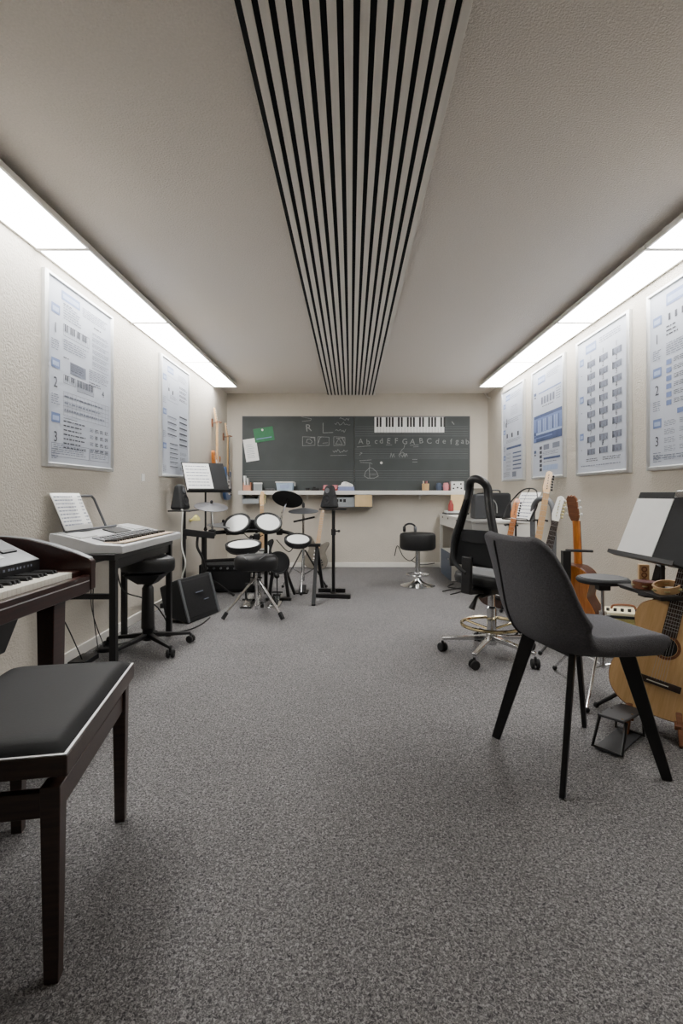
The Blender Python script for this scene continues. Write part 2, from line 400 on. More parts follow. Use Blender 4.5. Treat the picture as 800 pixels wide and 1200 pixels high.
def c_r1(S, w, h):
    S.tab(.12, .04, .28, .11); side_tabs(S, h, False)
    S.lines(LINK, .3, .05, w-.05, .12, 4); S.grid(LINK, .3, .22, .55, .30, 10, 4); S.lines(LINK, .32, .2, .55, .22, 1)
    S.lines(LINK, .14, .34, w-.05, .40, 3)
    S.rect(INK, .12, .37, .16, .42); S.rect(INK, .15, .32, .17, .38)
    for u in (.15, .33, .54): S.rect(INK, u, .50+u*.02, u+.05, .55+u*.02)
    S.lines(LINK, .14, .58, w-.05, .62, 3); S.rect(DBLUE, .15, .665, w-.06, .69)
    for k in range(5): S.rect(DBLUE, .38, .74+.045*k, w-.06, .755+.045*k); S.lines(LINK, .15, .74+.045*k, .33, .765+.045*k, 2)
    S.lines(LINK, .1, .96, .3, 1.02, 4); S.rect(LINK, .36, .96, .5, 1.02)
def c_r2(S, w, h):
    S.tab(.13, .06, .32, .13); S.lines(LINK, .36, .05, w-.05, .12, 5)
    for v in (.22, .62, .80): S.rect(DBLUE, .03, v-.02, .09, v+.01); S.rect(INK, .04, v+.02, .08, v+.035)
    S.rect(BLUE, .15, .215, w-.04, .228)
    for u in (.22, .29, .36, .43, .50): S.rect(LINK, u, .27, u+.045, .34); S.rect(INK, u+.01, .29, u+.02, .34)
    S.lines(INK, .25, .36, .55, .38, 1); S.lines(LINK, .58, .25, w-.04, .36, 5)
    # blue pictured block with pale uprights
    S.rect(BLUE, .02, .435, w-.02, .70)
    S.rect(DBLUE, .04, .435, w-.02, .465, 1); S.rect(DBLUE, .09, .63, w-.02, .70, 1); S.rect(BLUE, .09, .655, .5, .665, 2)
    for k in range(13): u = .10+.044*k; S.rect(LBLUE if k%3 else DBLUE, u, .485, u+.02, .605, 1)
    S.rect(LBLUE, .09, .61, w-.02, .63, 1)
    for k in range(6): S.rect(INK, .18, .75+.043*k, .24, .78+.043*k)
    S.rect(LINK, .28, .74, .42, .79); S.rect(LINK, .5, .74, .66, .79)
    S.rect(DBLUE, .28, .865, w-.06, .885); S.lines(INK, .28, .905, w-.1, .92, 1); S.lines(LINK, .26, .81, w-.08, .85, 3)
    S.rect(LBLUE, .26, .94, .62, .99)
def c_r3(S, w, h):
    S.tab(.13, .04, .30, .11)
    for v in (.13, .43, .73): S.tab(.03, v, .095, v+.055); S.num('-', .06, v+.13, .06)
    nums = '12345678'
    S.lines(LINK, .35, .04, w-.03, .09, 3)
    for j in range(8):
        for i in range(3):
            u = .16+.19*i; v = .14+.098*j
            S.num(nums[j], u+.055, v+.010, .055)
            S.rect(LINK, u, v+.038, u+.125, v+.085)
            S.rect(INK, u, v+.036, u+.014, v+.086)
            for q in range(5): S.rect(LINK if q%2 else INK, u+.02+.022*q, v+.040+.012*((q*7+i+j)%3), u+.026+.022*q, v+.08, 1)
    S.lines(INK, .14, .94, .36, .97, 2); S.lines(INK, .40, .94, w-.05, .97, 2); S.lines(LINK, .05, .99, w-.05, 1.01, 1)
def c_r4(S, w, h):
    S.tab(.16, .03, .40, .10); S.rect(LBLUE, .40, .03, w-.02, .10); side_tabs(S, h)
    for k in range(8): S.rect(INK, .18+.06*k, .15, .20+.06*k, .19)
    S.frame(INK, .32, .21, w-.03, .30)
    for k in range(5): S.rect(INK, .34, .225+.015*k, w-.05, .229+.015*k)
    S.lines(INK, .16, .22, .28, .29, 3); S.lines(LINK, .16, .32, w-.03, .40, 6)
    for k in range(6): S.rect(BLUE, .16, .42+.048*k, .21, .45+.048*k); S.lines(INK, .23, .42+.048*k, .35, .45+.048*k, 3); S.rect(BLUE, .40, .42+.048*k, .45, .45+.048*k); S.lines(INK, .47, .42+.048*k, w-.04, .45+.048*k, 3)
    S.rect(BLUE, .26, .72, w-.03, .75)
    for k in range(5): S.lines(LINK, .28, .78+.05*k, w-.04, .81+.05*k, 3); S.lines(LINK, .14, .78+.05*k, .25, .815+.05*k, 4)
    S.lines(LINK, .03, .98, w-.03, 1.01, 2)
poster('L', 2.78, 1.17, 'silver framed keyboard chart nearest the camera on the left wall', c_l1)
poster('L', 4.47, 1.17, 'silver framed chart on the left wall, behind the tilted black music stand', c_l2)
poster('R', 6.235, 1.16, 'silver framed chart on the right wall nearest the blackboard', c_r1)
poster('R', 5.205, 1.16, 'silver framed poster with a broad dark blue block across its middle, right wall', c_r2)
poster('R', 4.175, 1.16, 'silver framed chart with a grid of small numbered diagrams, right wall', c_r3)
poster('R', 3.18, 1.16, 'silver framed chart cut off by the right edge of the photo, numbered 1 2 3', c_r4)
tag(MB().box(XL, XL+.004, 4.11, 4.17, 1.12, 1.18).build('wall_sticker', WHITEP), 'tiny pale square stuck on the left wall between the two posters', 'sticker')

# ------------------------------------------------------------------ blackboard wall
bb = thing('blackboard', 'long dark slate blackboard across the back wall with chalk writing and staff lines', 'blackboard', (0.07, YB, 1.05))
BX0, BX1, BZ0, BZ1 = -1.49, 1.633, 1.055, 2.075; BM = .0546; SC = YB/FPX
def bx(px): return (px-VPX)*SC
def bz(py): return CAMZ-(py-VPY)*SC
MB().box(BX0, bx(414.7), YB-.02, YB-.001, BZ0, BZ1).box(bx(415.2), BX1, YB-.02, YB-.001, BZ0, BZ1).build('slate', SLATE, bb, world=True)
MB().box(BX0-.008, BX1+.008, YB-.022, YB-.001, BZ1, BZ1+.008).box(BX0-.008, BX0, YB-.022, YB-.001, BZ0, BZ1).box(BX1, BX1+.008, YB-.022, YB-.001, BZ0, BZ1).build('edge_trim', GREYPL, bb, world=True)
m = MB()
def brect(m, x0, y0, x1, y1, y=YB-.0208): m.add([(bx(x0),y,bz(y0)),(bx(x1),y,bz(y0)),(bx(x1),y,bz(y1)),(bx(x0),y,bz(y1))], [(0,1,2,3)])
for t0, xs in ((500, 415), (526, 415), (551.5, 288), ):
    for k in range(5): brect(m, xs, t0+2.7*k, 548, t0+2.7*k+.45)
m.build('staff_lines', SLATEL, bb, world=True)
m = MB()
def stroke(pts, w=.7, y=YB-.0212):
    P = [V((bx(a), y, bz(b))) for a, b in pts]
    for a, b in zip(P, P[1:]):
        d = (b-a)
        if d.length < 1e-5: continue
        n = V((-d.z, 0, d.x)).normalized()*w*SC/2; d = d.normalized()*w*SC*.3
        m.add([a-n-d, b-n+d, b+n+d, a+n-d], [(0,1,2,3)])
def letter(s, px, py, size, rot=0): m.text(s, size*SC, T(bx(px), YB-.0212, bz(py)) @ RX(90) @ RZ(rot))
def scrib(x0, y0, x1, n, amp, w=.55):
    stroke([(x0+(x1-x0)*i/n, y0+random.uniform(-amp, amp)) for i in range(n+1)], w)
letter('R', 361.5, 502, 12, 6)
stroke([(378.5, 496), (378.5, 507.5), (390, 507)], .9)
for yy, x0, x1 in ((491, 398, 409), (496.5, 392, 410), (505, 393, 405)): scrib(x0, yy, x1, 12, 2.0)
stroke([(353, 488.7), (365, 491), (364, 493), (354, 494)], .5)
for x0, x1 in ((354.5, 369), (372.5, 385.5), (391, 404)): stroke([(x0, 512), (x1, 512.5), (x1, 522), (x0, 522.5), (x0, 512)], .55)
stroke([(359, 519), (360, 515), (363, 514.5), (366, 518), (364, 520), (360, 519)], .6); stroke([(364, 513), (368, 513), (369, 517)], .9)
stroke([(373, 519), (375, 513), (377, 512)], .8); stroke([(378, 519.5), (384, 519)], .5)
stroke([(393, 521), (397, 514), (401, 521), (394, 520.5)], .6); stroke([(394, 514), (404, 513)], .8); stroke([(401, 514), (404, 520)], .8)
scrib(390, 529, 407, 12, 2.2, .7); stroke([(387, 534), (406, 533.5)], .5)
rowx = [422.5, 431, 440.5, 446.5, 455, 464, 474, 483, 493, 502.5, 512, 520, 528, 535, 541.5, 547]
for s, x in zip('AbcdEFGABCdefgab', rowx): letter(s, x, 517.5+random.uniform(-.6, .6), 9.0, random.uniform(-8, 8))
stroke([(418, 524), (434, 522.5)], .6); stroke([(452, 521.5), (459, 521.5)], .5); stroke([(480, 522), (490, 521.5)], .5); stroke([(484, 524), (490, 523.6)], .5)
stroke([(457, 536), (458, 531), (459.5, 536), (461, 531.5), (462, 536)], .6); stroke([(474, 521), (473, 525), (470, 528), (468, 532), (471, 535), (476, 533), (471, 530), (467, 533), (468, 536)], .6); stroke([(471, 536), (473, 531.5), (474, 536), (476, 531.5), (477, 535)], .6)
stroke([(421, 533.5), (424, 531), (422, 530.5)], .8)
stroke([(421, 540), (435, 539)], .6); stroke([(422, 542), (434, 542.5), (436, 544)], .6); stroke([(433, 543), (432.5, 551)], .7)
stroke([(433, 548), (428, 553), (426.8, 558), (431, 560.5), (438, 560.5), (443, 558), (441, 553), (437, 549.5), (433, 548)], .75); stroke([(432.5, 549), (433, 560)], .7); stroke([(433, 556), (441, 556)], .5)
stroke([(483, 538.5), (488.5, 538.5)], .6); stroke([(483, 541.5), (488.5, 541.5)], .6); stroke([(529, 494.5), (531.5, 497.5)], 1)
m.build('chalk_writing', CHALK, bb, world=True)
# printed keyboard strip
ks = thing('keyboard_strip', 'white printed piano keyboard strip with black keys fixed to the top of the blackboard', 'keyboard poster', (bx(479), YB, bz(507)))
MB().box(bx(438.5), bx(520), YB-.026, YB-.0215, bz(507), bz(489)).build('sheet', PAPER, ks, world=True)
m = MB(); n = 23; w = (520-438.5)/n
for i in range(n):
    if i % 7 in (0, 1, 3, 4, 5): m.box(bx(438.5+w*(i+1)-w*.32), bx(438.5+w*(i+1)+w*.32), YB-.0275, YB-.026, bz(500.6), bz(489.3))
    m.box(bx(438.5+w*(i+1)-.1), bx(438.5+w*(i+1)+.1), YB-.0265, YB-.026, bz(507), bz(501))
m.build('black_keys', BLACK, ks, world=True)
def card(name, label, cat, cx, cy, w, h, rot, m, y, magnet=None):
    r = thing(name, label, cat, (bx(cx), y, bz(cy)), Mx.Rotation(R(rot), 4, 'Y'))
    MB().box(-w/2, w/2, -.003, 0, -h/2, h/2).build('sheet', m, r)
    return r
g = card('green_card', 'dark green card pinned at a tilt to the left end of the blackboard', 'card', 309.5, 509.5, .27, .19, -9, GREENP, YB-.027)
MB().disc(.014, 0, .012, 14, T(-.01, -.003, .065) @ RX(90)).build('magnet', WHITEP, g)
MB().box(-.11, .10, -.0036, -.003, -.055, -.043).build('printed_line', BLUE, g)
g = card('paper_sheet', 'white paper sheet pinned under the green card on the blackboard', 'paper', 294.5, 527.5, .18, .31, -9, PAPER, YB-.0225)
S_ = MB()
for k in range(8): S_.box(-.06, .03+.01*(k%3), -.0036, -.003, .07-.025*k, .074-.025*k)
S_.build('print', LINK, g)
tag(MB().disc(.018, 0, .014, 16, T(bx(446.5), YB-.0215, bz(542.5)) @ RX(90), .003).build('magnet', WHITEP), 'small round white magnet alone on the blackboard', 'magnet')

# shelf below the board
SZ = 1.055; SY = YB-.22
sh = thing('wall_shelf', 'long narrow off-white shelf running along under the blackboard', 'shelf', (.1, YB-.1, SZ-.05))
MB().box(-1.51, 1.66, SY, YB-.001, SZ-.055, SZ).build('board', WHITEF, sh, world=True, bevel=.003)
m = MB()
for x in (-1.35, -.6, .2, .95, 1.58): m.box(x-.012, x+.012, YB-.18, YB-.001, SZ-.066, SZ-.055).box(x-.012, x+.012, YB-.012, YB-.001, SZ-.12, SZ-.066)
m.build('bracket', WHITEF, sh, world=True)
def sx(px, y=SY+.08): return (px-VPX)*y/FPX
def szz(py, y=SY+.08): return max(0, CAMZ-(py-VPY)*y/FPX - SZ)
IY = SY+.09
r = thing('book_holder', 'salmon magazine holder with white sheets at the far left end of the shelf', 'magazine holder', (sx(290), IY, SZ))
MB().box(-.05, .05, -.06, .06, 0, .006).box(-.05, .05, -.06, -.054, .006, .075).box(-.05, -.044, -.054, .06, .006, .11).box(.044, .05, -.054, .06, .006, .11).build('holder', ORNG, r)
MB().beam((-.025, 0, .006), (-.04, 0, .20), .02, .10).beam((.015, 0, .006), (.0, 0, .17), .012, .10).build('papers', PAPER, r)
r = thing('small_box', 'small off-white cardboard box on the shelf beside the magazine holder', 'box', (sx(302), IY, SZ), 8)
MB().box(-.055, .055, -.05, .05, 0, .09).build('body', GRYBOX, r, bevel=.003); MB().box(-.058, .058, -.053, .053, .09, .108).build('lid', WHITEP, r, bevel=.003)
r = thing('eraser', 'flat grey blackboard eraser lying on the left part of the shelf', 'eraser', (sx(316), IY, SZ))
MB().box(-.06, .06, -.025, .025, 0, .014).build('felt', MATTEB, r); MB().box(-.06, .06, -.025, .025, .014, .028).build('handle', GREYPL, r, bevel=.004)
r = thing('plastic_bin', 'clear white plastic storage box with blue contents on the shelf', 'storage box', (sx(334), IY, SZ))
MB().frus((-.10,.10,-.07,.07), (-.115,.115,-.08,.08), 0, .105).build('tub', PBLUE, r, bevel=.006)
MB().box(-.122, .122, -.087, .087, .105, .122).build('lid', WHITEP, r, bevel=.005)
MB().box(-.06, .06, -.079, -.074, .03, .08).build('label_card', LBLUE, r)
MB().box(.122, .14, -.02, .02, .06, .11).build('clip', WHITEP, r, bevel=.003)
r = thing('tape_roll', 'black roll of tape on the shelf left of the pink stack', 'tape', (sx(360), IY, SZ))
MB().lathe([(.018,0),(.032,0),(.032,.035),(.018,.035),(.018,0)], 20).build('roll', BLACK, r)
tag(MB().box(sx(365), sx(374), IY-.03, IY+.03, SZ, SZ+.03).box(sx(366), sx(370), IY-.02, IY+.02, SZ+.03, SZ+.05).build('black_case', BLACK, bevel=.006), 'small black case on the shelf touching the pink stack', 'case')
r = thing('card_stack', 'stack of pink cards in a tray on the shelf', 'card stack', (sx(387), IY, SZ))
MB().frus((-.095,.095,-.07,.07), (-.11,.11,-.075,.075), 0, .022).build('tray', REDP, r); MB().frus((-.10,.085,-.06,.06), (-.09,.105,-.06,.06), .022, .075).build('cards', PINK, r, bevel=.004)
r = thing('tissue_box', 'lavender tissue box with white crumpled tissue on the shelf above the speaker', 'tissue box', (sx(405), IY, SZ))
MB().frus((-.12,.12,-.065,.065), (-.09,.11,-.06,.06), 0, .055).build('box', LAV, r, bevel=.003)
MB().frus((-.105,.095,-.05,.05),(-.1,.1,-.05,.05), .055, .068).build('top_sheet', PAPER, r)
def tis(u, v):
    a = 2*pi*v; rr = .075*(1-u)**.6*(1+.35*sin(3*a+5*u)+.2*sin(5*a)); return (rr*cos(a)-.005, .6*rr*sin(a), .068+.055*u+.02*sin(4*a)*u*(1-u)*2)
MB().grid(tis, 8, 24).build('tissue', PAPER, r)
r = thing('pen_pot', 'patterned pot of pens standing on the shelf above the bar stool', 'pen pot', (sx(498.5), IY, SZ))
MB().lathe([(0,0),(.045,0),(.05,.095),(.044,.095),(.04,.006),(0,.006)], 20).build('pot', TANW, r)
for k in range(5): MB().tube([(.02*cos(k*1.3), .02*sin(k*1.3), .008), (.036*cos(k*1.3), .036*sin(k*1.3), .13)], .005, 6).build('pen', [BLACK, REDP, WHITEP, TANW, PINK][k], r)
def cup(label, px, m, h=.105):
    r = thing('plastic_cup', label, 'cup', (sx(px), IY, SZ))
    MB().lathe([(0,0),(.033,0),(.042,h*.6),(.03,h),(.025,h),(.036,h*.6),(.028,.005),(0,.005)], 20).build('cup', m, r)
    MB().torus(.022, .005, T(.045, 0, h*.5) @ RX(90), 16, 6).build('handle', m, r)
cup('slate blue mug on the shelf left of the pink mug', 514, PCBLUE); cup('pink mug on the shelf beside the white spotted box', 522.5, PINK)
r = thing('spotted_box', 'white box with black dots at the right end of the shelf', 'box', (sx(535), IY, SZ))
MB().box(-.085, .085, -.06, .06, 0, .125).build('body', WHITEP, r, bevel=.003)
m = MB()
for u, v in ((-.055,.03),(-.045,.085),(.0,.04),(.045,.09),(.05,.03)): m.disc(.012, 0, .002, 12, T(u, -.06, v) @ RX(90))
m.build('dots', BLACK, r)
tag(MB().tube([(sx(568), IY, SZ-.03+.055), (sx(577), IY, SZ+.06)], .012, 8).box(sx(569), sx(578), IY-.03, IY+.03, SZ-.055, SZ+.018).build('wooden_block', BROWNW), 'small brown wooden block past the right end of the shelf', 'wooden block')
# trays hanging below the shelf
r = thing('hanging_tray', 'grey plastic letter tray hung under the left end of the shelf', 'tray', (sx(294), SY+.1, SZ-.055))
m = MB(); a, b = sx(285), sx(304)
m.box(a, b, SY+.02, SY+.2, SZ-.175, SZ-.168).box(a, b, SY+.02, SY+.026, SZ-.168, SZ-.11).box(a, a+.006, SY+.026, SY+.2, SZ-.168, SZ-.056).box(b-.006, b, SY+.026, SY+.2, SZ-.168, SZ-.056)
m.build('tray', GRYBOX, r, world=True); MB().box(a+.03, b-.05, SY+.05, SY+.18, SZ-.168, SZ-.09).build('contents', MATTEB, r, world=True)
r = thing('hanging_box', 'open box hung under the shelf behind the speaker, grey papers left and beige panel right', 'box', (sx(408), SY+.1, SZ-.055))
a, b, c = sx(381, SY), sx(415.5, SY), sx(436.5, SY)
MB().box(a, c, SY+.01, SY+.2, SZ-.225, SZ-.215).box(a, a+.008, SY+.01, SY+.2, SZ-.215, SZ-.056).box(c-.008, c, SY+.01, SY+.2, SZ-.215, SZ-.056).box(b-.004, b+.004, SY+.01, SY+.2, SZ-.215, SZ-.056).build('box', GREYPL, r, world=True)
MB().box(b+.004, c-.008, SY+.004, SY+.014, SZ-.215, SZ-.058).build('front_panel', BEIGE, r, world=True)
MB().box(a+.01, b-.006, SY+.03, SY+.19, SZ-.215, SZ-.09).build('papers', GRYBOX, r, world=True)
m = MB()
for k in range(4): m.box(a+.09+.05*k, a+.125+.05*k, SY+.025, SY+.03, SZ-.15-.006*(k%2), SZ-.115)
m.build('paper_edge', MATTEB, r, world=True)

# ------------------------------------------------------------------ piano bench
b = thing('piano_bench', 'dark wooden piano bench with a black padded seat in the left foreground', 'bench', (-.815, 1.29, 0), 10.4)
BW, BL = .36, .575       # across (x) and along (y)
MB().box(-BW/2, BW/2, -BL/2, BL/2, .435, .478).build('seat_frame', BENCHW, b, bevel=.003)
MB().box(-BW/2+.002, BW/2-.002, -BL/2+.002, BL/2-.002, .478, .4805).build('edge_trim', ALU, b)
def cush(u, v):
    a = 2*u-1; c = 2*v-1; e = (1-abs(a)**8)*(1-abs(c)**8)
    return (a*(BW/2-.008), c*(BL/2-.008), .481+.024*e**.5)
MB().grid(cush, 24, 32).build('cushion', BENCHL, b)
for sx_ in (-1, 1):
    for sy_ in (-1, 1):
        x = sx_*.145; y = sy_*.262
        MB().frus((x-.0145,x+.0145,y-.0145,y+.0145), (x-.02,x+.02,y-.02,y+.02), 0, .413).build('leg', BENCHW, b, bevel=.002)
for s_ in (-1, 1):
    MB().box(s_*.145-.011, s_*.145+.011, -.242, .242, .345, .398).build('rail', BENCHW, b, bevel=.002)
    MB().box(-.125, .125, s_*.262-.011, s_*.262+.011, .345, .398).build('rail', BENCHW, b, bevel=.002)
m = MB()
for s_ in (-1, 1):
    for y in (-.16, .16): m.beam((s_*.118, y-.05, .37), (s_*.118, y+.05, .436), .006, .018)
m.tube([(-.12, 0, .40), (.12, 0, .40)], .008, 8).build('lift_mechanism', BLACKM, b)

# ------------------------------------------------------------------ digital piano
P = thing('digital_piano', 'dark mahogany digital piano with silver control panel against the left wall', 'piano', (-1.135, .80, 0), 90)
L_ = 1.44
prof = [(0,.60),(0,.722),(.012,.734),(.08,.762),(.18,.795),(.28,.818),(.38,.828),(.53,.83),(.53,.585),(.03,.585)]
def yz(x0, x1, pr, m): m.add([(x0,y,z) for y,z in pr]+[(x1,y,z) for y,z in pr], [tuple(range(len(pr))), tuple(range(2*len(pr)-1,len(pr)-1,-1))]+[(i,(i+1)%len(pr),len(pr)+(i+1)%len(pr),len(pr)+i) for i in range(len(pr))])
for a in (0, L_-.04):
    m = MB(); yz(a, a+.04, prof, m); ck = m.build('cheek_panel', MAHOG, P, bevel=.003)
    m = MB()
    for q in range(2, 7): m.beam((a+.02, prof[q][0], prof[q][1]+.001), (a+.02, prof[q+1][0], prof[q+1][1]+.001), .036, .003)
    m.build('edge_band', DSILV, ck)
MB().box(.04, L_-.04, .004, .036, .588, .664).build('key_slip', MAHOG, P, bevel=.004)
MB().box(.04, L_-.05, .0015, .004, .638, .642).build('trim_line', ALU, P)
MB().box(.04, L_-.04, .036, .52, .585, .655).build('key_bed', MAHOG, P)
MB().box(L_-.115, L_-.04, .045, .19, .655, .682).build('key_block', MAHOG, P, bevel=.002)
m = MB(); m2 = MB(); kw = .0235; n = 52; xs = L_-.115-n*kw
for i in range(n):
    m.box(xs+kw*i+.0006, xs+kw*(i+1)-.0006, .042, .19, .662, .686)
    if i < n-1 and i % 7 in (0, 1, 3, 4, 5): m2.frus((xs+kw*(i+1)-.006, xs+kw*(i+1)+.006, .09, .19), (xs+kw*(i+1)-.0045, xs+kw*(i+1)+.0045, .096, .19), .686, .699)
m.build('white_keys', IVORY, P, bevel=.0008, seg=1); m2.build('black_keys', BLACK, P)
m = MB(); yz(.10, L_-.10, [(.19,.69),(.19,.742),(.2,.748),(.37,.832),(.50,.832),(.50,.655),(.2,.655)], m); cp = m.build('control_panel', DSILV, P, bevel=.002)
MB().box(.10, L_-.10, .1872, .19, .692, .740).build('front_strip', BLACK, cp)
m = MB()
x = .15
while x < L_-.15: w = random.uniform(.005, .012); m.box(x, x+w, .1864, .1874, .718, .727); x += w+random.uniform(.003, .02)
m.build('control_markings', LINK, cp)
sl = V((0, .17, .084)).normalized(); nn = V((0, -.443, .896))
def pan(m, x0, x1, d0, d1, h): 
    b0 = V((0,.2,.748)); q = [b0+sl*d+nn*hh for hh in (-.002, h) for d in (d0, d1)]
    m.add([(x, c.y, c.z) for x in (x0, x1) for c in q], [(0,1,3,2),(4,6,7,5),(0,4,5,1),(2,3,7,6),(0,2,6,4),(1,5,7,3)])
m = MB(); pan(m, 1.02, 1.19, .035, .16, .001); pan(m, .55, .80, .03, .165, .001); m.build('screen_surround', SILVER, cp)
m = MB(); pan(m, 1.215, 1.30, .065, .082, .006); pan(m, .84, .98, .12, .14, .004); m.build('button_row', BLACK, cp)
MB().box(.2, L_-.22, .36, .40, .832, .858).build('music_rest', GREYPL, P, bevel=.004)
for x in (.10, L_-.16):
    MB().frus((x,x+.085,.10,.155), (x,x+.085,.09,.165), 0, .587).build('leg', MAHOG, P, bevel=.003)
    MB().box(x, x+.085, .155, .50, .03, .10).build('leg_foot', MAHOG, P, bevel=.003)
MB().frus((.35,1.0,.10,.36),(.35,1.06,.08,.40),.45,.585).build('speaker_box', BLACK, P, bevel=.004)
m = MB(); m.beam((.72,.3,.45), (.72,.33,.14), .28, .05); m.box(.55, .9, .22, .40, .10, .145); m.build('pedal_lyre', MAHOG, P, bevel=.004)
m = MB()
for k in range(3): m.box(.63+.08*k, .66+.08*k, .12, .23, .115, .124)
m.build('pedal', BRASS, P, bevel=.003)
tag(MB().tube(spline([(-1.60, 1.95, .50), (-1.62, 1.99, .46), (-1.60, 2.0, .42), (-1.64, 1.90, .38), (-1.64, 1.5, .36)]), .006, 6).tube(spline([(-1.62, 1.97, .50), (-1.60, 2.03, .30), (-1.61, 2.06, .05), (-1.6, 2.1, .006)]), .004, 6).build('cable', CABLEW), 'white cables hanging under the mahogany piano by the left wall', 'cable')

# ------------------------------------------------------------------ arranger keyboard, its table, book and stool
tb = thing('keyboard_table', 'black metal framed table carrying the silver keyboard at the left wall', 'table', (-1.45, 3.2, 0), 90)
MB().box(-.47, .42, -.17, .19, .655, .688).build('table_top', BLACK, tb, bevel=.003)
for x in (-.44, .40):
    for y in (-.15, .17): MB().box(x-.0175, x+.0175, y-.0175, y+.0175, 0, .655).build('leg', BLACKM, tb, bevel=.002)
    MB().box(x-.012, x+.012, -.1325, .1525, .44, .468).build('side_rail', BLACKM, tb)
MB().box(-.4225, .3825, .158, .182, .58, .62).build('back_rail', BLACKM, tb)
MB().box(-.4225, .3825, -.155, -.145, .60, .655).build('front_rail', BLACKM, tb)
k = thing('electronic_keyboard', 'silver electronic keyboard with cream keys on the black table', 'keyboard', (-1.45, 3.23, .688), 90)
h = .475; m = MB()
yz(-h, h, [(-.20,.0),(-.20,.038),(-.19,.046),(-.06,.052),(.02,.075),(.12,.10),(.20,.112),(.205,.09),(.19,.0)], m); bd = m.build('body', SILVER, k, bevel=.004)
MB().box(-h+.06, h-.06, -.185, -.055, .046, .0495).build('key_well', BLACK, k)
m = MB(); m2 = MB(); kw = (2*h-.16)/36
for i in range(36):
    a = -h+.08+kw*i; m.box(a+.0007, a+kw-.0007, -.175, -.058, .0495, .056)
    if i < 35 and i % 7 in (0, 1, 3, 4, 5): m2.box(a+kw-.006, a+kw+.006, -.125, -.058, .056, .068)
m.build('white_keys', KEYW, k, bevel=.0008, seg=1); m2.build('black_keys', BLACK, k)
m = MB(); yz(-h+.10, h-.08, [(-.055,.053),(-.055,.064),(.018,.081),(.018,.070)], m); m.build('control_strip', DSILV, k)
m = MB()
for i in range(24):
    for j in range(2): a = -h+.14+.03*i; m.beam((a, -.035+.026*j, .069+.006*j), (a+.016, -.035+.026*j, .069+.006*j), .010, .006)
m.build('buttons', BLACK, k)
m = MB(); yz(-.06, .16, [(.028,.079),(.028,.084),(.115,.107),(.115,.102)], m); m.build('display', BLACK, k)
m = MB()
for sgn in (-1, 1):
    a = -.36 if sgn < 0 else .34; yz(a-.09, a+.09, [(.04,.08),(.04,.085),(.17,.114),(.17,.108)], m)
m.build('speaker_grille', SILVER, k)
rest = MB(); rb = V((0,.165,.105)); rt = V((0,.245,.315))
rest.tube([(-.38,*rb.yz), (-.36,*(rb*.1+rt*.9).yz), (-.34,*rt.yz), (.06,*rt.yz), (.08,*(rb*.1+rt*.9).yz), (.10,*rb.yz)], .008, 8)
rest.tube([(-.40, .150, .112), (.2, .150, .112)], .008, 8).build('music_rest', GREYPL, k)
bk = thing('sheet_music_book', 'open white sheet music leaning on the silver keyboard rest', 'sheet music', (-1.60, 2.99, .806), 90)
m = MB()
def pg(u, v): return (-.19+.30*u, -.012+.088*v+.004*sin(u*pi*2), .003+.21*v)
MB().grid(pg, 10, 6).build('page', PAPER, bk, solid=.004)
m = MB()
for j in range(9):
    z = .03+.02*j; y = -.012+.088*(z-.003)/.21-.0075
    x = -.18
    while x < .09: w = random.uniform(.008, .03); m.add([(x,y,z),(x+w,y,z),(x+w,y+.003,z+.0075),(x,y+.003,z+.0075)], [(0,1,2,3)]); x += w+.006
m.build('notation', LINK, bk)
tag(MB().disc(.06, 0, .025, 20, T(-1.59, 3.27, .0), .006).tube(spline([(-1.60,3.27,.02),(-1.675,3.25,.3),(-1.665,3.27,.66)]), .0035, 6).tube(spline([(-1.62,3.23,.015),(-1.69,3.30,.3),(-1.675,3.32,.66)]), .0035, 6).build('foot_pedal', BLACK), 'black foot pedal with thin cable on the carpet below the silver keyboard', 'pedal')
tag(MB().box(-1.66, -1.56, 2.95, 3.12, 0, .03).tube(spline([(-1.6,3.0,.03),(-1.63,2.86,.3),(-1.66,2.72,.5),(-1.68,2.70,.66)]), .004, 6).build('power_adapter', BLACK, bevel=.006), 'black power brick and cable on the carpet by the left baseboard', 'adapter')
def star_base(root, r, z, n, a0, met, cast_m, arm=.018, taper=.012, hub=.03, castr=.025):
    m = MB(); m.disc(hub, z-.03, z+.04, 18, None, .006)
    for q in range(n):
        a = R(a0+360/n*q); m.beam((hub*.5*cos(a), hub*.5*sin(a), z+.008), (r*cos(a), r*sin(a), z-.02), arm*2, .03, (0,0,1), taper*2, .018)
    m.build('star_base', met, root, bevel=.005)
    for q in range(n):
        a = R(a0+360/n*q); c = V((r*cos(a), r*sin(a), castr)); t = a+.8; d = V((cos(t), sin(t), 0))
        m = MB(); m.M = T(*c) @ Mx.Rotation(t, 4, 'Z') @ RY(90)
        m.disc(castr, -.024, -.006, 16, None, .004); m.disc(castr, .006, .024, 16, None, .004); m.disc(castr*.5, -.006, .006, 10)
        m.M = Mx.Identity(4); m.tube([c, c+V((0,0,castr+.012))], .008, 8)
        m.build('caster', cast_m, root)
st = thing('swivel_stool', 'black swivel stool on five casters in front of the silver keyboard', 'stool', (-1.33, 3.30, 0), 0)
star_base(st, .275, .085, 5, -40, BLACKM, RUBBER)
MB().lathe([(0,.06),(.032,.06),(.034,.13),(.042,.14),(.036,.40),(.026,.42),(0,.42)], 18).build('column', BLACKM, st)
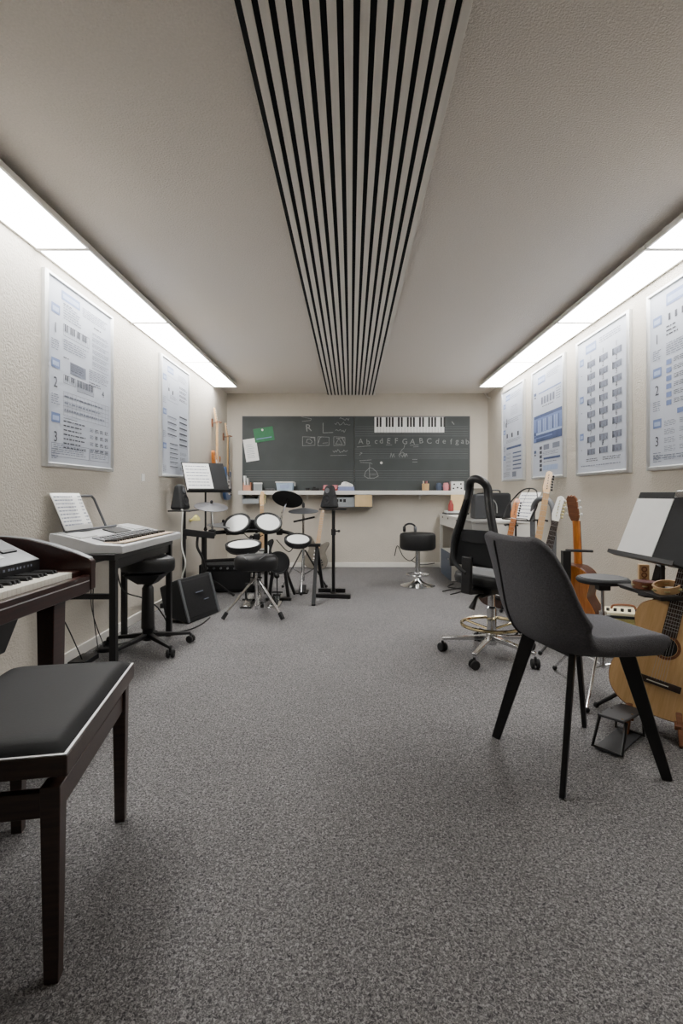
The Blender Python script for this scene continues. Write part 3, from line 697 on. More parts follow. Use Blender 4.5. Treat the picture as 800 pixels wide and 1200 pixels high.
def seat_(u, v):
    a = 2*pi*v; sq = .165*(1+.05*cos(4*a)); p_ = [(0,.60),(.85,.60),(.97,.592),(1,.575),(1,.535),(.96,.512),(.5,.50),(0,.50)]
    i = min(int(u*7), 6); t = u*7-i; rr = p_[i][0]*(1-t)+p_[i+1][0]*t; z = p_[i][1]*(1-t)+p_[i+1][1]*t
    return (sq*rr*cos(a), sq*1.0*rr*sin(a), z+.012*(rr*sin(a))**2)
MB().grid(seat_, 14, 32).build('seat', LEATHER, st, angle=60)
m = MB(); m.frus((-.05,.05,-.05,.05), (-.12,.12,-.12,.12), .43, .50); m.build('seat_plate', BLACKM, st, bevel=.004)
MB().tube([(-.03,.05,.44), (-.10,.13,.42), (-.14,.18,.42)], [.008,.008,.012], 8).build('height_lever', BLACK, st)
tag(MB().tube(spline([(-1.67, 3.6, .45), (-1.60, 3.55, .33), (-1.5, 3.64, .26), (-1.42, 3.70, .18), (-1.35, 3.76, .02)]), .005, 6).tube(spline([(-1.66, 2.9, .006), (-1.55, 3.4, .006), (-1.2, 3.75, .006), (-1.15, 4.1, .006)]), .005, 6).build('cable', BLACK), 'thin black cable running along the carpet past the swivel stool', 'cable')

# ------------------------------------------------------------------ stage monitor speaker tilted on floor
mo = thing('floor_monitor', 'black wedge amplifier tilted back on the carpet beside the swivel stool', 'amplifier', (-1.29, 4.15, 0), 60)
m = MB(); side = [(-.17,.015),(-.06,.015+.0),(.13,.03),(.15,.05),(.06,.36),(.03,.37),(-.06,.35)]
side = [(-.115,.06),(.075,.0),(.15,.29),(-.04,.345)]
mo.rotation_euler = Euler((0,0,R(72)))
# local -y is the front (towards the room); tilted back
sd = [(-.10,0.0),(.12,.05),(.17,.27),(.0,.345)]
yz(-.22, .22, sd, m); m.build('cabinet', MATTEB, mo, bevel=.01)
f0, f1 = V((0,-.10,0.0)), V((0,.0,.345)); fd = (f1-f0); fn = V((0,-.345,.10)).normalized()
def onf(x0, x1, t0, t1, d, m):
    q = [f0+fd*t+fn*dd for dd in (-.002, d) for t in (t0, t1)]
    m.add([(x, c.y, c.z) for x in (x0, x1) for c in q], [(0,1,3,2),(4,6,7,5),(0,4,5,1),(2,3,7,6),(0,2,6,4),(1,5,7,3)])
m = MB(); onf(-.19, .19, .10, .93, .006, m); m.build('grille', GRILLE, mo, bevel=.004)
m = MB(); onf(-.22, -.195, .03, .97, .008, m); onf(.195, .22, .03, .97, .008, m); m.build('edge_strip', GREYPL, mo)
m = MB(); onf(-.05, .05, .60, .62, .012, m); onf(.04, .10, .4, .42, .012, m); m.build('badge', LINK, mo)
m = MB(); m.tube([(.222, .02, .12), (.24, .02, .13), (.24, .05, .2), (.222, .05, .21)], .007, 8).build('side_handle', CHROME, mo)

# ------------------------------------------------------------------ bass amp behind drums
am = thing('bass_amplifier', 'large low black bass amplifier cabinet against the left wall behind the drums', 'amplifier', (-1.27, 5.33, 0), 0)
MB().box(-.29, .29, -.17, .17, .01, .285).build('cabinet', FELT, am, bevel=.012)
MB().box(-.26, .26, -.176, -.17, .04, .22).build('grille', GRILLE, am, bevel=.003)
MB().box(-.26, .26, -.175, -.17, .23, .275).build('control_panel', MATTEB, am)
m = MB()
for q in range(6): m.disc(.011, 0, .016, 12, T(-.2+.07*q, -.175, .252) @ RX(90))
m.build('knobs', DSILV, am)
m = MB()
for x in (-.26, .26):
    for y in (-.14, .14): m.disc(.02, 0, .012, 12, T(x, y, 0))
m.build('feet', RUBBER, am)

# ------------------------------------------------------------------ speaker stands with speakers
def speaker_stand(root):
    MB().tube([(0,0,.03), (0,0,.855)], .017, 12).build('pole', BLACKM, root)
    MB().tube([(0,0,.60), (0,0,.66)], .024, 12).tube([(.0,0,.64), (.05,0,.64)], .008, 8).ball((.055,0,.64), .014).build('collar', BLACK, root)
    MB().box(-.14, .13, -.10, .10, .855, .867).build('top_plate', BLACK, root, bevel=.003)
    MB().beam((-.20,-.12,.02), (.17,-.19,.02), .045, .04).beam((-.16,.14,.02), (.12,.12,.02), .045, .04).beam((.01,-.155,.02), (-.01,.13,.02), .05, .036).build('base', BLACKM, root, bevel=.004)
ss = thing('speaker_stand', 'tall black speaker stand on the carpet in the middle, right of the drums', 'speaker stand', (-.175, 5.06, 0), 0, 'pair of black speaker stands'); speaker_stand(ss)
dup(ss, (-1.53, 4.62, 0), 90, 'tall black speaker stand against the left wall beyond the silver keyboard')
sp = thing('monitor_speaker', 'small black tapered monitor speaker on the middle speaker stand', 'speaker', (-.215, 5.05, .867), -35, 'pair of small monitor speakers')
m = MB(); m.frus((-.085,.085,-.065,.065), (-.042,.042,-.025,.04), .004, .235); m.build('cabinet', MATTEB, sp, bevel=.026, seg=3)
tl = math.degrees(math.atan2(.04, .231))
def onspk(r, d0, d1, z, m, prof=None):
    M = T(0, -.065+.04*(z-.004)/.231, z) @ RX(-tl) @ RX(90)
    if prof: m.lathe(prof, 24, M)
    else: m.disc(r, d0, d1, 24, M)
m = MB(); onspk(0,0,0,.09, m, [(.052,-.002),(.052,.004),(.048,.006),(.044,.003),(.022,-.001),(.018,.004),(0,.007)]); m.build('woofer', GRILLE, sp)
m = MB(); onspk(0,0,0,.18, m, [(.026,-.002),(.026,.004),(.02,.004),(.014,.001),(.010,.004),(0,.006)]); m.build('tweeter', GREYPL, sp)
dup(sp, (-1.56, 4.61, .867), 80, 'small black tapered monitor speaker on the stand by the left wall')
tag(MB().tube(spline([(-1.535,4.55,.875),(-1.50,4.50,.86),(-1.495,4.47,.80),(-1.50,4.47,.55),(-1.46,4.45,.40),(-1.50,4.47,.25),(-1.48,4.45,.012)]), .007, 8).build('cable', CABLEW), 'white cable hanging down from the speaker stand by the left wall', 'cable')
tag(MB().tube([(XL,5.35,.73),(XL+.05,5.33,.745)], .014, 8).lathe([(0,-.01),(.045,-.01),(.04,.02),(.015,.05),(0,.055)], 5, T(XL+.075,5.32,.74)).build('wall_hook', YELLOW), 'pale yellow object on a white stub low on the left wall behind the drums', 'wall hook')

# ------------------------------------------------------------------ music stands and sheets
def desk_M(loc, rot, hgt, tilt): return Mx.Translation(V(loc)) @ RZ(rot) @ T(0, 0, hgt) @ RX(-tilt)
def music_stand(label, loc, rot, hgt, tilt, w=.48, hh=.33, tray=None, clip=False, legrot=0):
    r = thing('music_stand', label, 'music stand', loc, rot, 'music stands')
    M = T(0,0,hgt) @ RX(-tilt)
    m = MB(); m.M = M; m.box(-w/2, w/2, 0, .005, 0, hh); m.build('desk', MATTEB, r, bevel=.002)
    m = MB(); m.M = M; m.box(-w/2, w/2, -.045, 0, -.004, .004); m.box(-w/2, w/2, -.048, -.045, -.004, .014); m.build('ledge', BLACK, r)
    m = MB(); m.M = M; m.box(-.03, .03, .005, .03, .08, .17); m.build('tilt_bracket', BLACK, r, bevel=.004)
    pc = M @ V((0,.04,.11)); top = pc.z
    MB().tube([(0,pc.y,.22), (0,pc.y,top)], .0095, 10).tube([(0,pc.y,.08), (0,pc.y,top*.62)], .0135, 10).tube([(0,pc.y-.03,top*.62-.02), (0,pc.y+.03,top*.62-.02)], .009, 8).build('pole', BLACKM, r)
    for q in range(3):
        a = R(90+120*q+legrot); d = V((cos(a), sin(a), 0)); c = V((0,pc.y,0))
        lg = MB().tube([c+V((0,0,.20)), c+d*.12+V((0,0,.13)), c+d*.27+V((0,0,.012))], .009, 8).build('leg', BLACKM, r)
        MB().ball(c+d*.27+V((0,0,.013)), .013).build('rubber_foot', RUBBER, lg)
    if clip:
        m = MB(); m.M = M; m.box(w/2-.20, w/2-.08, -.012, .008, hh-.03, hh+.004); m.build('clip', CHROME, r, bevel=.004)
    if tray:
        MB().frus((-.15,.15,pc.y-.11,pc.y+.05), (-.16,.16,pc.y-.12,pc.y+.06), tray-.02, tray).build('accessory_tray', BLACK, r, bevel=.004)
        MB().beam((0,pc.y,tray-.03), (0,pc.y-.1,tray-.02), .05, .02).tube([(0,pc.y,tray-.03),(-.05,pc.y-.06,tray-.08)], .006, 8).build('tray_clamp', BLACKM, r)
    return r
def sheet(label, loc, rot, hgt, tilt, x0, x1, z0, z1, lines=True):
    M = desk_M(loc, rot, hgt, tilt)
    r = thing('sheet_music', label, 'sheet music'); loc_, q, _ = M.decompose(); r.location = loc_; r.rotation_euler = q.to_euler()
    MB().box(x0, x1, -.004, -.001, z0, z1).build('page', PAPER, r)
    if lines:
        m = MB()
        for j in range(7):
            z = z1-.03-.036*j
            if z < z0+.02: break
            x = x0+.02
            while x < x1-.03: w = random.uniform(.01,.04); m.box(x, min(x+w, x1-.015), -.0045, -.004, z-.008, z); x += w+.006
        m.build('notation', LINK, r)
a1 = ((-1.375, 4.88, 0), 37, 1.03, 30)
music_stand('black music stand with tilted desk in front of the far left poster', *a1, w=.43, hh=.34)
sheet('white music page on the left half of the far left music stand', *a1, -.205, .055, .006, .325)
a2 = ((1.33, 2.27, 0), -87, .715, 22)
ms2 = music_stand('wide black music stand with metal clip at the right edge of the photo', *a2, w=.47, hh=.335, tray=.585, clip=True, legrot=30)
sheet('blank white page on the music stand at the right edge of the photo', *a2, -.232, .03, .006, .30, False)
# things on that stand's tray  (tray centre in world)
pcx = 1.33+.035; TZ = .586
r = thing('wooden_box', 'small upright wooden block with a carved pattern on the tray under the right music stand', 'wooden block', (1.385, 2.385, TZ), -18)
MB().box(-.022, .022, -.016, .016, 0, .098).build('body', TANW, r, bevel=.003)
m = MB()
for q in range(3): m.torus(.010, .003, T(0, -.0165, .022+.027*q) @ RX(90), 14, 6)
m.build('carving', BROWNW, r)
tag(MB().beam((1.435,2.37,TZ+.004), (1.445,2.35,TZ+.095), .022, .05, (0,1,0)).build('black_book', MATTEB, bevel=.003), 'black book propped behind the wooden block on the tray', 'book')
def hoop(label, loc, tilt, R_, hgt, m_, skin=None):
    r = thing('tambourine', label, 'tambourine', loc, RX(tilt[0]) @ RY(tilt[1]))
    MB().lathe([(R_-.006,0),(R_,0),(R_,hgt),(R_-.006,hgt),(R_-.006,0)], 28).build('hoop', m_, r)
    if skin: MB().disc(R_-.004, hgt, hgt+.002, 28).build('skin', skin, r)
    m = MB()
    for q in range(6): a = 2*pi*q/6; m.disc(.011, -.002, .002, 10, T(R_*cos(a), R_*sin(a), hgt/2))
    m.build('jingles', BRASS, r)
hoop('dark red topped tambourine lying flat on the tray below the right music stand', (1.345, 2.305, TZ), (0,0), .050, .03, BROWNW, DRED)
hoop('wooden hoop tambourine leaning at the right end of the tray', (1.372, 2.185, TZ+.012), (8,-12), .052, .03, TANW)
a3 = ((1.545, 4.72, 0), -72, .77, 28)
r = thing('folding_music_stand', 'black wire folding music stand behind the office chair by the right wall', 'music stand', a3[0], a3[1])
M = T(0,0,a3[2]) @ RX(-a3[3]); m = MB(); m.M = M
m.tube(spline([(-.20,0,0), (-.21,0,.15), (-.12,0,.30), (0,0,.335), (.12,0,.30), (.21,0,.15), (.20,0,0)], 6), .007, 8).tube([(-.21,0,0),(.21,0,0)], .007, 8).tube([(0,0,0),(0,0,.33)], .005, 8).tube([(-.2,-.04,0),(.2,-.04,0)], .004, 6)
for s_ in (-.2,.2): m.tube([(s_,0,0),(s_,-.04,0)], .004, 6)
m.build('wire_desk', BLACKM, r)
MB().tube([(0,0,.1),(0,0,a3[2]+.02)], .009, 8).build('pole', BLACKM, r)
for q in range(3): a = R(30+120*q); MB().tube([(0,0,.28),(.24*cos(a),.24*sin(a),.008)], .007, 8).build('leg', BLACKM, r)
sheet('white music page on the wire music stand near the right wall', *a3, -.09, .19, .01, .29)

# ------------------------------------------------------------------ drums
def pad(root, c, R_, tilt, hgt=.055, heads=DRUMH, rimw=.022):
    M = T(*c) @ tilt; n = 32
    ring = MB(); ring.lathe([(0,-hgt),(R_*.85,-hgt),(R_+.004,-hgt*.55),(R_+.006,-.012),(R_+.004,.006),(R_-.006,.008),(R_-rimw,.0),(R_-rimw,-.006),(0,-.006)], n, M)
    o = ring.build('drum_pad', BLACK, root, world=True)
    MB().lathe([(R_-.006,.004),(R_,.010),(R_+.007,.004),(R_+.007,-.004),(R_,-.004)], n, M).build('hoop', MATTEB, o, world=True)
    MB().disc(R_-rimw+.002, -.006, .001, n, M).build('drum_head', heads, o, world=True)
    m = MB(); m.box(-.02, .02, R_*.70, R_*.75, .0008, .0014) if False else None
    return o
def cymbal(root, c, R_, tilt, m_=CYM, name='cymbal_pad'):
    M = T(*c) @ tilt
    o = MB().lathe([(0,.024),(.018,.024),(.034,.014),(.05,.012),(R_*.6,.004),(R_,-.008),(R_+.002,-.011),(R_,-.013),(R_*.5,-.004),(0,0)], 36, M).build(name, m_, root, world=True)
    MB().lathe([(0,.022),(.012,.022),(.014,.045),(.006,.055),(0,.055)], 12, M).build('wing_nut', BLACK, o, world=True)
    return o
K = thing('electronic_drum_kit', 'black electronic drum kit with white mesh pads and rubber cymbals on a rack', 'drum kit', (-.9, 4.95, 0))
pad(K, (-1.115, 4.93, .728), .130, RX(42) @ RY(-6)); pad(K, (-.812, 4.95, .735), .130, RX(40) @ RY(12))
pad(K, (-.985, 4.62, .552), .158, RX(10), .065); pad(K, (-.512, 4.88, .575), .127, RX(19) @ RY(4))
cymbal(K, (-1.325, 4.78, .90), .155, RX(13) @ RY(8)); cymbal(K, (-1.27, 5.0, .705), .15, RX(2) @ RY(6), GREYPL)
cymbal(K, (-.655, 5.22, .965), .158, RX(-34) @ RY(6), MATTEB)
rk = MB()
rk.tube(spline([(-1.44,4.70,.64),(-1.30,4.86,.64),(-1.1,5.06,.64),(-.85,5.10,.64),(-.62,5.06,.62),(-.40,4.98,.52)]), .019, 10)
rk.tube([(-1.385,4.74,0.0),(-1.385,4.74,.66)], .021, 10).tube([(-.86,5.10,.0),(-.86,5.10,.70)], .019, 10)
rk.tube([(-1.385,4.74,.38),(-1.12,4.86,.38)], .016, 10).tube([(-1.12,4.86,.38),(-.86,5.1,.38)], .016, 10)
rk.tube([(-1.385,4.5,.02),(-1.385,4.92,.02)], .018, 8).build('rack', BLACKM, K, world=True)
MB().beam((-1.53,4.60,.665),(-1.27,4.70,.625), .05, .06).build('rack_arm', BLACK, K, bevel=.008, world=True)
lg = MB().beam((-.335,4.98,.50),(-.34,4.56,.0), .04, .03, (1,0,0), .045, .034).build('rack_leg', MATTEB, K, world=True, bevel=.003)
MB().beam((-.335,4.98,.50),(-.305,5.42,.0), .04, .03, (1,0,0), .045, .034).build('rack_leg', MATTEB, K, world=True, bevel=.003)
MB().box(-.46,-.30,4.93,5.03,.495,.52).build('rack_plate', BLACKM, K, world=True, bevel=.003)
m = MB()
for a, b in (((-1.115,4.98,.68),(-1.10,5.06,.64)), ((-.812,5.0,.69),(-.86,5.1,.66)), ((-.985,4.66,.50),(-.95,5.08,.62)), ((-.512,4.90,.53),(-.46,5.0,.56)), ((-1.325,4.78,.90),(-1.33,4.83,.63)), ((-1.27,5.0,.70),(-1.2,4.96,.64)), ((-.655,5.22,.965),(-.70,5.12,.82)), ((-.70,5.12,.82),(-.72,5.09,.63))): m.tube([a, b], .011, 8)
m.build('mounting_rods', CHROME, K, world=True)
m = MB()
for c in ((-1.10,5.06,.64), (-.86,5.1,.64), (-.72,5.09,.63), (-1.33,4.83,.64), (-1.2,4.98,.64), (-.46,5.0,.55), (-.93,4.98,.59)): m.box(c[0]-.03, c[0]+.03, c[1]-.03, c[1]+.03, c[2]-.032, c[2]+.032)
m.build('clamps', BLACK, K, world=True, bevel=.008)
MB().box(-1.06,-.90,5.10,5.14,.655,.755).build('sound_module', BLACK, K, world=True, bevel=.008)
MB().tube(spline([(-1.43,4.70,.61),(-1.42,4.66,.52),(-1.38,4.68,.42),(-1.36,4.70,.30)]), .012, 8).tube(spline([(-.98,4.62,.48),(-.96,4.7,.3),(-.9,4.9,.36),(-.86,5.1,.45)]), .005, 6).tube(spline([(-1.1,4.97,.67),(-.98,4.95,.57),(-.88,5.04,.6)]), .005, 6).tube(spline([(-.55,4.95,.52),(-.62,5.0,.44),(-.75,5.08,.55)]), .005, 6).build('cable_loom', BLACK, K, world=True)
# kick tower
kt = thing('kick_drum_tower', 'black bass drum pad tower with pedal behind the drum throne', 'drum pad', (-.69, 4.80, 0))
MB().disc(.105, -.05, 0, 30, T(0,-.02,.36) @ RX(90), .008).build('kick_pad', MATTEB, kt); MB().torus(.103, .008, T(0,-.02,.36) @ RX(90)).build('rim', BLACK, kt)
MB().beam((-.05,.02,.36),(-.09,.03,.03), .03, .03).beam((.05,.02,.36),(.09,.03,.03), .03, .03).box(-.12,.12,-.03,.05,0,.025).beam((.03,.05,.37),(.13,.22,.012), .025, .02).beam((-.03,.05,.37),(-.13,.22,.012), .025, .02).build('frame', BLACKM, kt, bevel=.003)
MB().beam((0,-.34,.02),(0,-.06,.07), .075, .012).box(-.05,.05,-.36,-.05,.0,.012).build('footboard', CHROME, kt, bevel=.003)
MB().tube([(0,-.07,.07),(0,-.10,.24)], .006, 8).ball((0,-.105,.25), .026).tube([(-.05,-.07,.09),(.05,-.07,.09)], .008, 8).build('beater', BLACKM, kt)
# hi-hat controller pedal left of the throne
hp = thing('hi_hat_pedal', 'chrome footboard hi-hat pedal left of the drum throne', 'drum pedal', (-.93, 4.62, 0))
MB().beam((0,-.16,.015),(0,.10,.075), .07, .012, (0,0,1), .05).build('footboard', CHROME, hp, bevel=.004)
MB().box(-.05,.05,-.17,.12,0,.012).beam((-.055,.11,.0),(-.055,.11,.17), .014, .02).beam((.055,.11,.0),(.055,.11,.17), .014, .02).tube([(-.06,.11,.165),(.06,.11,.165)], .012, 10).tube([(-.09,.11,.02),(.09,.11,.02)], .01, 8).build('frame', BLACKM, hp, bevel=.002)
MB().tube([(0,.11,.165),(0,.12,.40)], .012, 10).build('post', CHROME, hp)
# hi-hat stand right
hs = thing('hi_hat_stand', 'chrome tripod hi-hat stand with flat grey cymbal behind the right drum pad', 'cymbal stand', (-.50, 5.30, 0))
MB().tube([(0,0,.10),(0,0,.80)], .013, 10).tube([(0,0,.78),(0,0,.93)], .006, 8).build('pole', CHROME, hs)
for q in range(3):
    a = R(30+120*q); d = V((cos(a), sin(a), 0))
    lg = MB().tube([V((0,0,.42))+d*.02, d*.27+V((0,0,.015))], .009, 8).tube([V((0,0,.16)), d*.13+V((0,0,.22))], .006, 8).build('leg', CHROME if q else BLACKM, hs); MB().ball(d*.27+V((0,0,.016)), .016).build('rubber_foot', RUBBER, lg)
MB().lathe([(0,.866),(.03,.862),(.1,.848),(.158,.832),(.158,.826),(.1,.842),(0,.852)], 34, T(0,0,.84) @ RX(7) @ T(0,0,-.84)).build('cymbal_pad', GREYPL, hs); MB().lathe([(0,.87),(.016,.87),(.016,.91),(.01,.92),(0,.92)], 12).build('clutch', BLACK, hs)
MB().beam((-.1,0,.72),(.12,-.02,.77), .06, .02).build('trigger_arm', BLACK, hs, bevel=.004)
MB().beam((0,-.20,.015),(0,-.03,.06), .07, .012).box(-.06,.06,-.21,-.02,0,.012).build('footboard', BLACKM, hs, bevel=.004)
# throne
th = thing('drum_throne', 'black saddle drum throne on a chrome tripod in front of the drum kit', 'drum throne', (-.785, 4.18, 0))
def sad(u, v):
    a = 2*pi*v; p_ = [(0,.505),(.6,.512),(.88,.505),(1,.475),(1,.425),(.95,.392),(.5,.38),(0,.38)]
    i = min(int(u*7), 6); t = u*7-i; rr = p_[i][0]*(1-t)+p_[i+1][0]*t; z = p_[i][1]*(1-t)+p_[i+1][1]*t
    ex = .172*(1+.06*cos(2*a)); ey = .15*(1+.1*cos(2*a)); y = ey*rr*sin(a)
    pinch = 1-.25*max(0, sin(a))**2*rr
    return (ex*rr*cos(a)*pinch, y, z)
MB().grid(sad, 14, 36).build('seat', LEATHER, th, angle=60)
m = MB()
for s_ in (-1, 1): m.tube(spline([(.05*s_,-.147,.49),(.085*s_,-.10,.511),(.075*s_,0,.514),(.085*s_,.08,.511)]), .0035, 6)
m.build('piping', GREYPL, th)
MB().tube([(0,0,.055),(0,0,.385)], .0125, 12).tube([(0,0,.26),(0,0,.32)], .022, 12).build('column', CHROME, th)
MB().tube([(-.05,0,.32),(.05,0,.32)], .006, 8).lathe([(0,.37),(.07,.37),(.07,.385),(0,.385)], 18).build('seat_clamp', BLACKM, th)
for a in (-148, -32, 90):
    a = R(a); d = V((cos(a), sin(a), 0)); e = V((-sin(a), cos(a), 0))
    lg = MB()
    for s_ in (-.012, .012): lg.tube([V((0,0,.31))+d*.02+e*s_, d*.27+V((0,0,.04))+e*s_*.5], .0065, 8)
    lg.beam(V((0,0,.085))+d*.012, d*.155+V((0,0,.155)), .022, .005)
    lg = lg.build('leg', CHROME, th)
    MB().beam(d*.25+V((0,0,.062)), d*.285+V((0,0,.012)), .03, .026).build('rubber_foot', RUBBER, lg, bevel=.004)

# ------------------------------------------------------------------ guitars
def outline_ac(s=1.):
    pts = [(0,0),(.10,.008),(.165,.06),(.185,.135),(.165,.21),(.125,.275),(.118,.30),(.13,.345),(.141,.395),(.125,.445),(.075,.478),(.03,.484)]
    r = spline([(x,y,0) for x,y in pts], 5); o = [(p.x*s, p.y*s) for p in r]
    return o + [(-x,y) for x,y in reversed(o[1:])]
def outline_el():
    pts = [(0,0),(.09,.006),(.15,.05),(.165,.12),(.14,.19),(.118,.235),(.13,.29),(.150,.35),(.135,.385),(.10,.375),(.06,.345),(.028,.335),(-.028,.335),(-.05,.35),(-.085,.40),(-.125,.435),(-.152,.42),(-.145,.35),(-.122,.28),(-.118,.235),(-.14,.19),(-.165,.12),(-.15,.05),(-.09,.006)]
    return [(p.x,p.y) for p in spline([(x,y,0) for x,y in pts], 4, True)]
XZ = RX(90)       # prism local (x,y,z) -> (x,-z,y): extrude towards -y
def guitar(name, label, cat, loc, rot, kind='ac', side=DARKW, top=SPRUCE, back=None, neckm=BROWNW, board=ROSEW, headm=DARKW, L=1.0, tun=WHITEP, group=None):
    r = thing(name, label, cat, loc, rot, group)
    if kind == 'ac':
        o = outline_ac(); th = .095; jz = .484; fz0 = .338
        MB().prism(o, 0, th, XZ @ T(0,0,-th)).build('body', side, r, bevel=.004)
        face = MB().prism([(x*.985, .004+y*.985) for x,y in o], 0, .003, XZ).build('soundboard', top, r)
        MB().disc(.040, .0031, .0036, 26, T(0,0,.292) @ XZ).build('sound_hole', BLACK, face)
        MB().lathe([(.042,.0031),(.053,.0031),(.053,.0038),(.042,.0038)], 28, T(0,0,.292) @ XZ).build('rosette', BROWNW, face)
        if back: MB().prism([(x*.985, .004+y*.985) for x,y in o], 0, .003, T(0,th+.002,0) @ XZ).build('back_plate', back, r)
        MB().box(-.085,.085,-.014,-.003,.125,.152).build('bridge', ROSEW, r, bevel=.002); MB().box(-.04,.04,-.017,-.014,.136,.140).build('saddle', IVORY, r)
        bz_ = .14; yf = -.003; nw = (.028,.025); neckb = th*.35
    else:
        o = outline_el(); th = .042; jz = .30; fz0 = .27
        MB().prism(o, 0, th, XZ @ T(0,0,-th)).build('body', side, r, bevel=.007, seg=3)
        if top is not None:
            pgd = [(p.x,p.y) for p in spline([(-.06,.10,0),(.06,.07,0),(.11,.12,0),(.085,.2,0),(.09,.28,0),(.07,.31,0),(0,.29,0),(-.07,.33,0),(-.085,.26,0)], 4, True)]
            MB().prism(pgd, 0, .002, T(0,-.0005,0) @ XZ).build('pickguard', top, r)
        m = MB()
        for z in (.14,.19,.24): m.box(-.035,.035,-.009,-.001,z-.009,z+.009)
        m.build('pickups', WHITEP if top is not WHITEP else BLACK, r, bevel=.002)
        MB().box(-.04,.04,-.010,-.001,.085,.115).build('bridge', CHROME, r, bevel=.002)
        m = MB()
        for q in range(3): m.disc(.010, .0015, .014, 14, T(.08+.012*q,0,.13-.03*q) @ XZ)
        m.build('knobs', BLACK, r)
        bz_ = .1; yf = -.002; nw = (.028,.022); neckb = .022
    nz = L-.19           # nut
    # neck
    n = 10; prof_ = lambda w: [(-w, yf+.002)]+[(w*-cos(pi*q/n), yf+.002+.024*sin(pi*q/n)) for q in range(1, n)]+[(w, yf+.002)]
    vs = []; fs = []
    for z, w in ((jz, nw[0]), (nz, nw[1])): vs += [(x,y,z) for x,y in prof_(w)]
    k_ = n+1
    fs = [(i,i+1,k_+i+1,k_+i) for i in range(n)]+[(n,0,k_,k_+n), tuple(range(k_)), tuple(range(2*k_-1,k_-1,-1))]
    MB().add(vs, fs).build('neck', neckm, r)
    fb = MB().add([(-nw[0],yf,fz0),(nw[0],yf,fz0),(nw[1],yf,nz),(-nw[1],yf,nz),(-nw[0],yf-.006,fz0),(nw[0],yf-.006,fz0),(nw[1],yf-.006,nz),(-nw[1],yf-.006,nz)], [(0,1,2,3),(7,6,5,4),(0,4,5,1),(1,5,6,2),(2,6,7,3),(3,7,4,0)]).build('fingerboard', board, r)
    m = MB(); sc_ = (nz-bz_)
    for q in range(1, 20):
        z = nz - sc_*(1-2**(-q/12))
        if z < fz0+.004: break
        m.box(-nw[1]-.001,nw[1]+.001,yf-.0072,yf-.006,z-.001,z+.001)
    m.build('frets', ALU, fb)
    m = MB()
    for q in range(6):
        u = -.9+1.8*q/5; m.beam((u*.028,yf-.0105,bz_),(u*nw[1]*.8,yf-.009,nz), .0009, .0009)
    m.build('strings', ALU, r)
    # headstock
    if kind == 'ac': hd = [(-.023,0),(.023,0),(.036,.035),(.037,.15),(.02,.175),(.008,.168),(0,.178),(-.008,.168),(-.02,.175),(-.037,.15),(-.036,.035)]
    else: hd = [(-.022,0),(.022,0),(.027,.03),(.022,.045),(.024,.13),(.030,.15),(.024,.178),(.0,.186),(-.02,.172),(-.024,.13),(-.032,.05),(-.028,.02)]
    Mh = T(0, yf+.012, nz) @ RX(-10)
    hs_ = MB().prism(hd, -.012, .004, Mh @ XZ).build('headstock', headm, r, bevel=.002)
    MB().box(-nw[1],nw[1],yf-.009,yf+.004,nz-.003,nz+.003).build('nut', IVORY, r)
    m = MB(); m.M = Mh
    for q in range(3):
        z = .045+.045*q
        if kind == 'ac':
            for s_ in (-1, 1): m.tube([(s_*.034,.004,z),(s_*.050,.004,z)], .003, 6); m.ball((s_*.055,.004,z), .009,.006,.011, 8, 6); m.tube([(s_*.016,-.004,z),(s_*.016,-.012,z)], .004, 6)
        else:
            for e in (0, .5): zz = z+.0225*2*e-.01; m.tube([(.022,.006,zz),(.034,.006,zz)], .003, 6); m.ball((.039,.006,zz), .008,.005,.010, 8, 6); m.tube([(.0,-.004,zz),(.0,-.014,zz)], .004, 6)
    m.build('tuning_pegs', tun, hs_)
    return r
def pose(th, lean=0, roll=0): return RZ(th) @ RX(-lean) @ RY(roll)
def gstand(label, loc, rot, hgt=.62, wood=False, yoke=True):
    r = thing('guitar_stand', label, 'guitar stand', loc, rot, 'guitar stands')
    # y>0 is behind the guitar
    MB().tube([(0,.17,.06),(0,.17,hgt)], .011, 10).build('pole', BLACKM, r)
    for q, a in enumerate((R(-65), R(-115), R(90))):
        d = V((cos(a), sin(a), 0)); lg = MB().tube([V((0,.17,.16)), V((0,.17,.012))+d*.24], .008, 8).build('leg', BLACKM, r); MB().ball(V((0,.17,.014))+d*.24, .014).build('rubber_foot', RUBBER, lg)
    MB().tube([(0,.17,.20),(-.09,.12,.05),(-.09,-.09,.045),(-.09,-.095,.075)], .007, 8).tube([(0,.17,.20),(.09,.12,.05),(.09,-.09,.045),(.09,-.095,.075)], .007, 8).build('cradle', RUBBER, r)
    if yoke: MB().tube([(-.05,.05,hgt),(-.05,.13,hgt),(-.03,.165,hgt),(0,.17,hgt),(.03,.165,hgt),(.05,.13,hgt),(.05,.05,hgt)], .008, 8).build('yoke', RUBBER, r)
    return r
# natural classical guitar in the right foreground
guitar('classical_guitar', 'pale spruce classical guitar leaning in a wooden stand at the right edge', 'guitar', (1.262, 2.13, .085), pose(-32, 10, 12), 'ac', BROWNW, SPRUCE, BROWNW)
r = thing('wooden_guitar_stand', 'low brown wooden guitar stand under the pale classical guitar', 'guitar stand', (1.30, 2.16, 0), -32)
for s_ in (-1, 1):
    MB().beam((s_*.10,-.11,.0),(s_*.07,.09,.26), .035, .022, (1,0,0)).build('leg', BROWNW, r, bevel=.003)
    MB().beam((s_*.14,.10,.01),(s_*.075,-.0,.10), .03, .02, (1,0,0)).build('leg', BROWNW, r, bevel=.003)
    MB().beam((s_*.085,-.085,.065),(s_*.085,.03,.085), .025, .02).build('rest_arm', BROWNW, r, bevel=.003)
MB().tube([(-.08,.05,.2),(.08,.05,.2)], .009, 8).build('cross_bar', BROWNW, r)
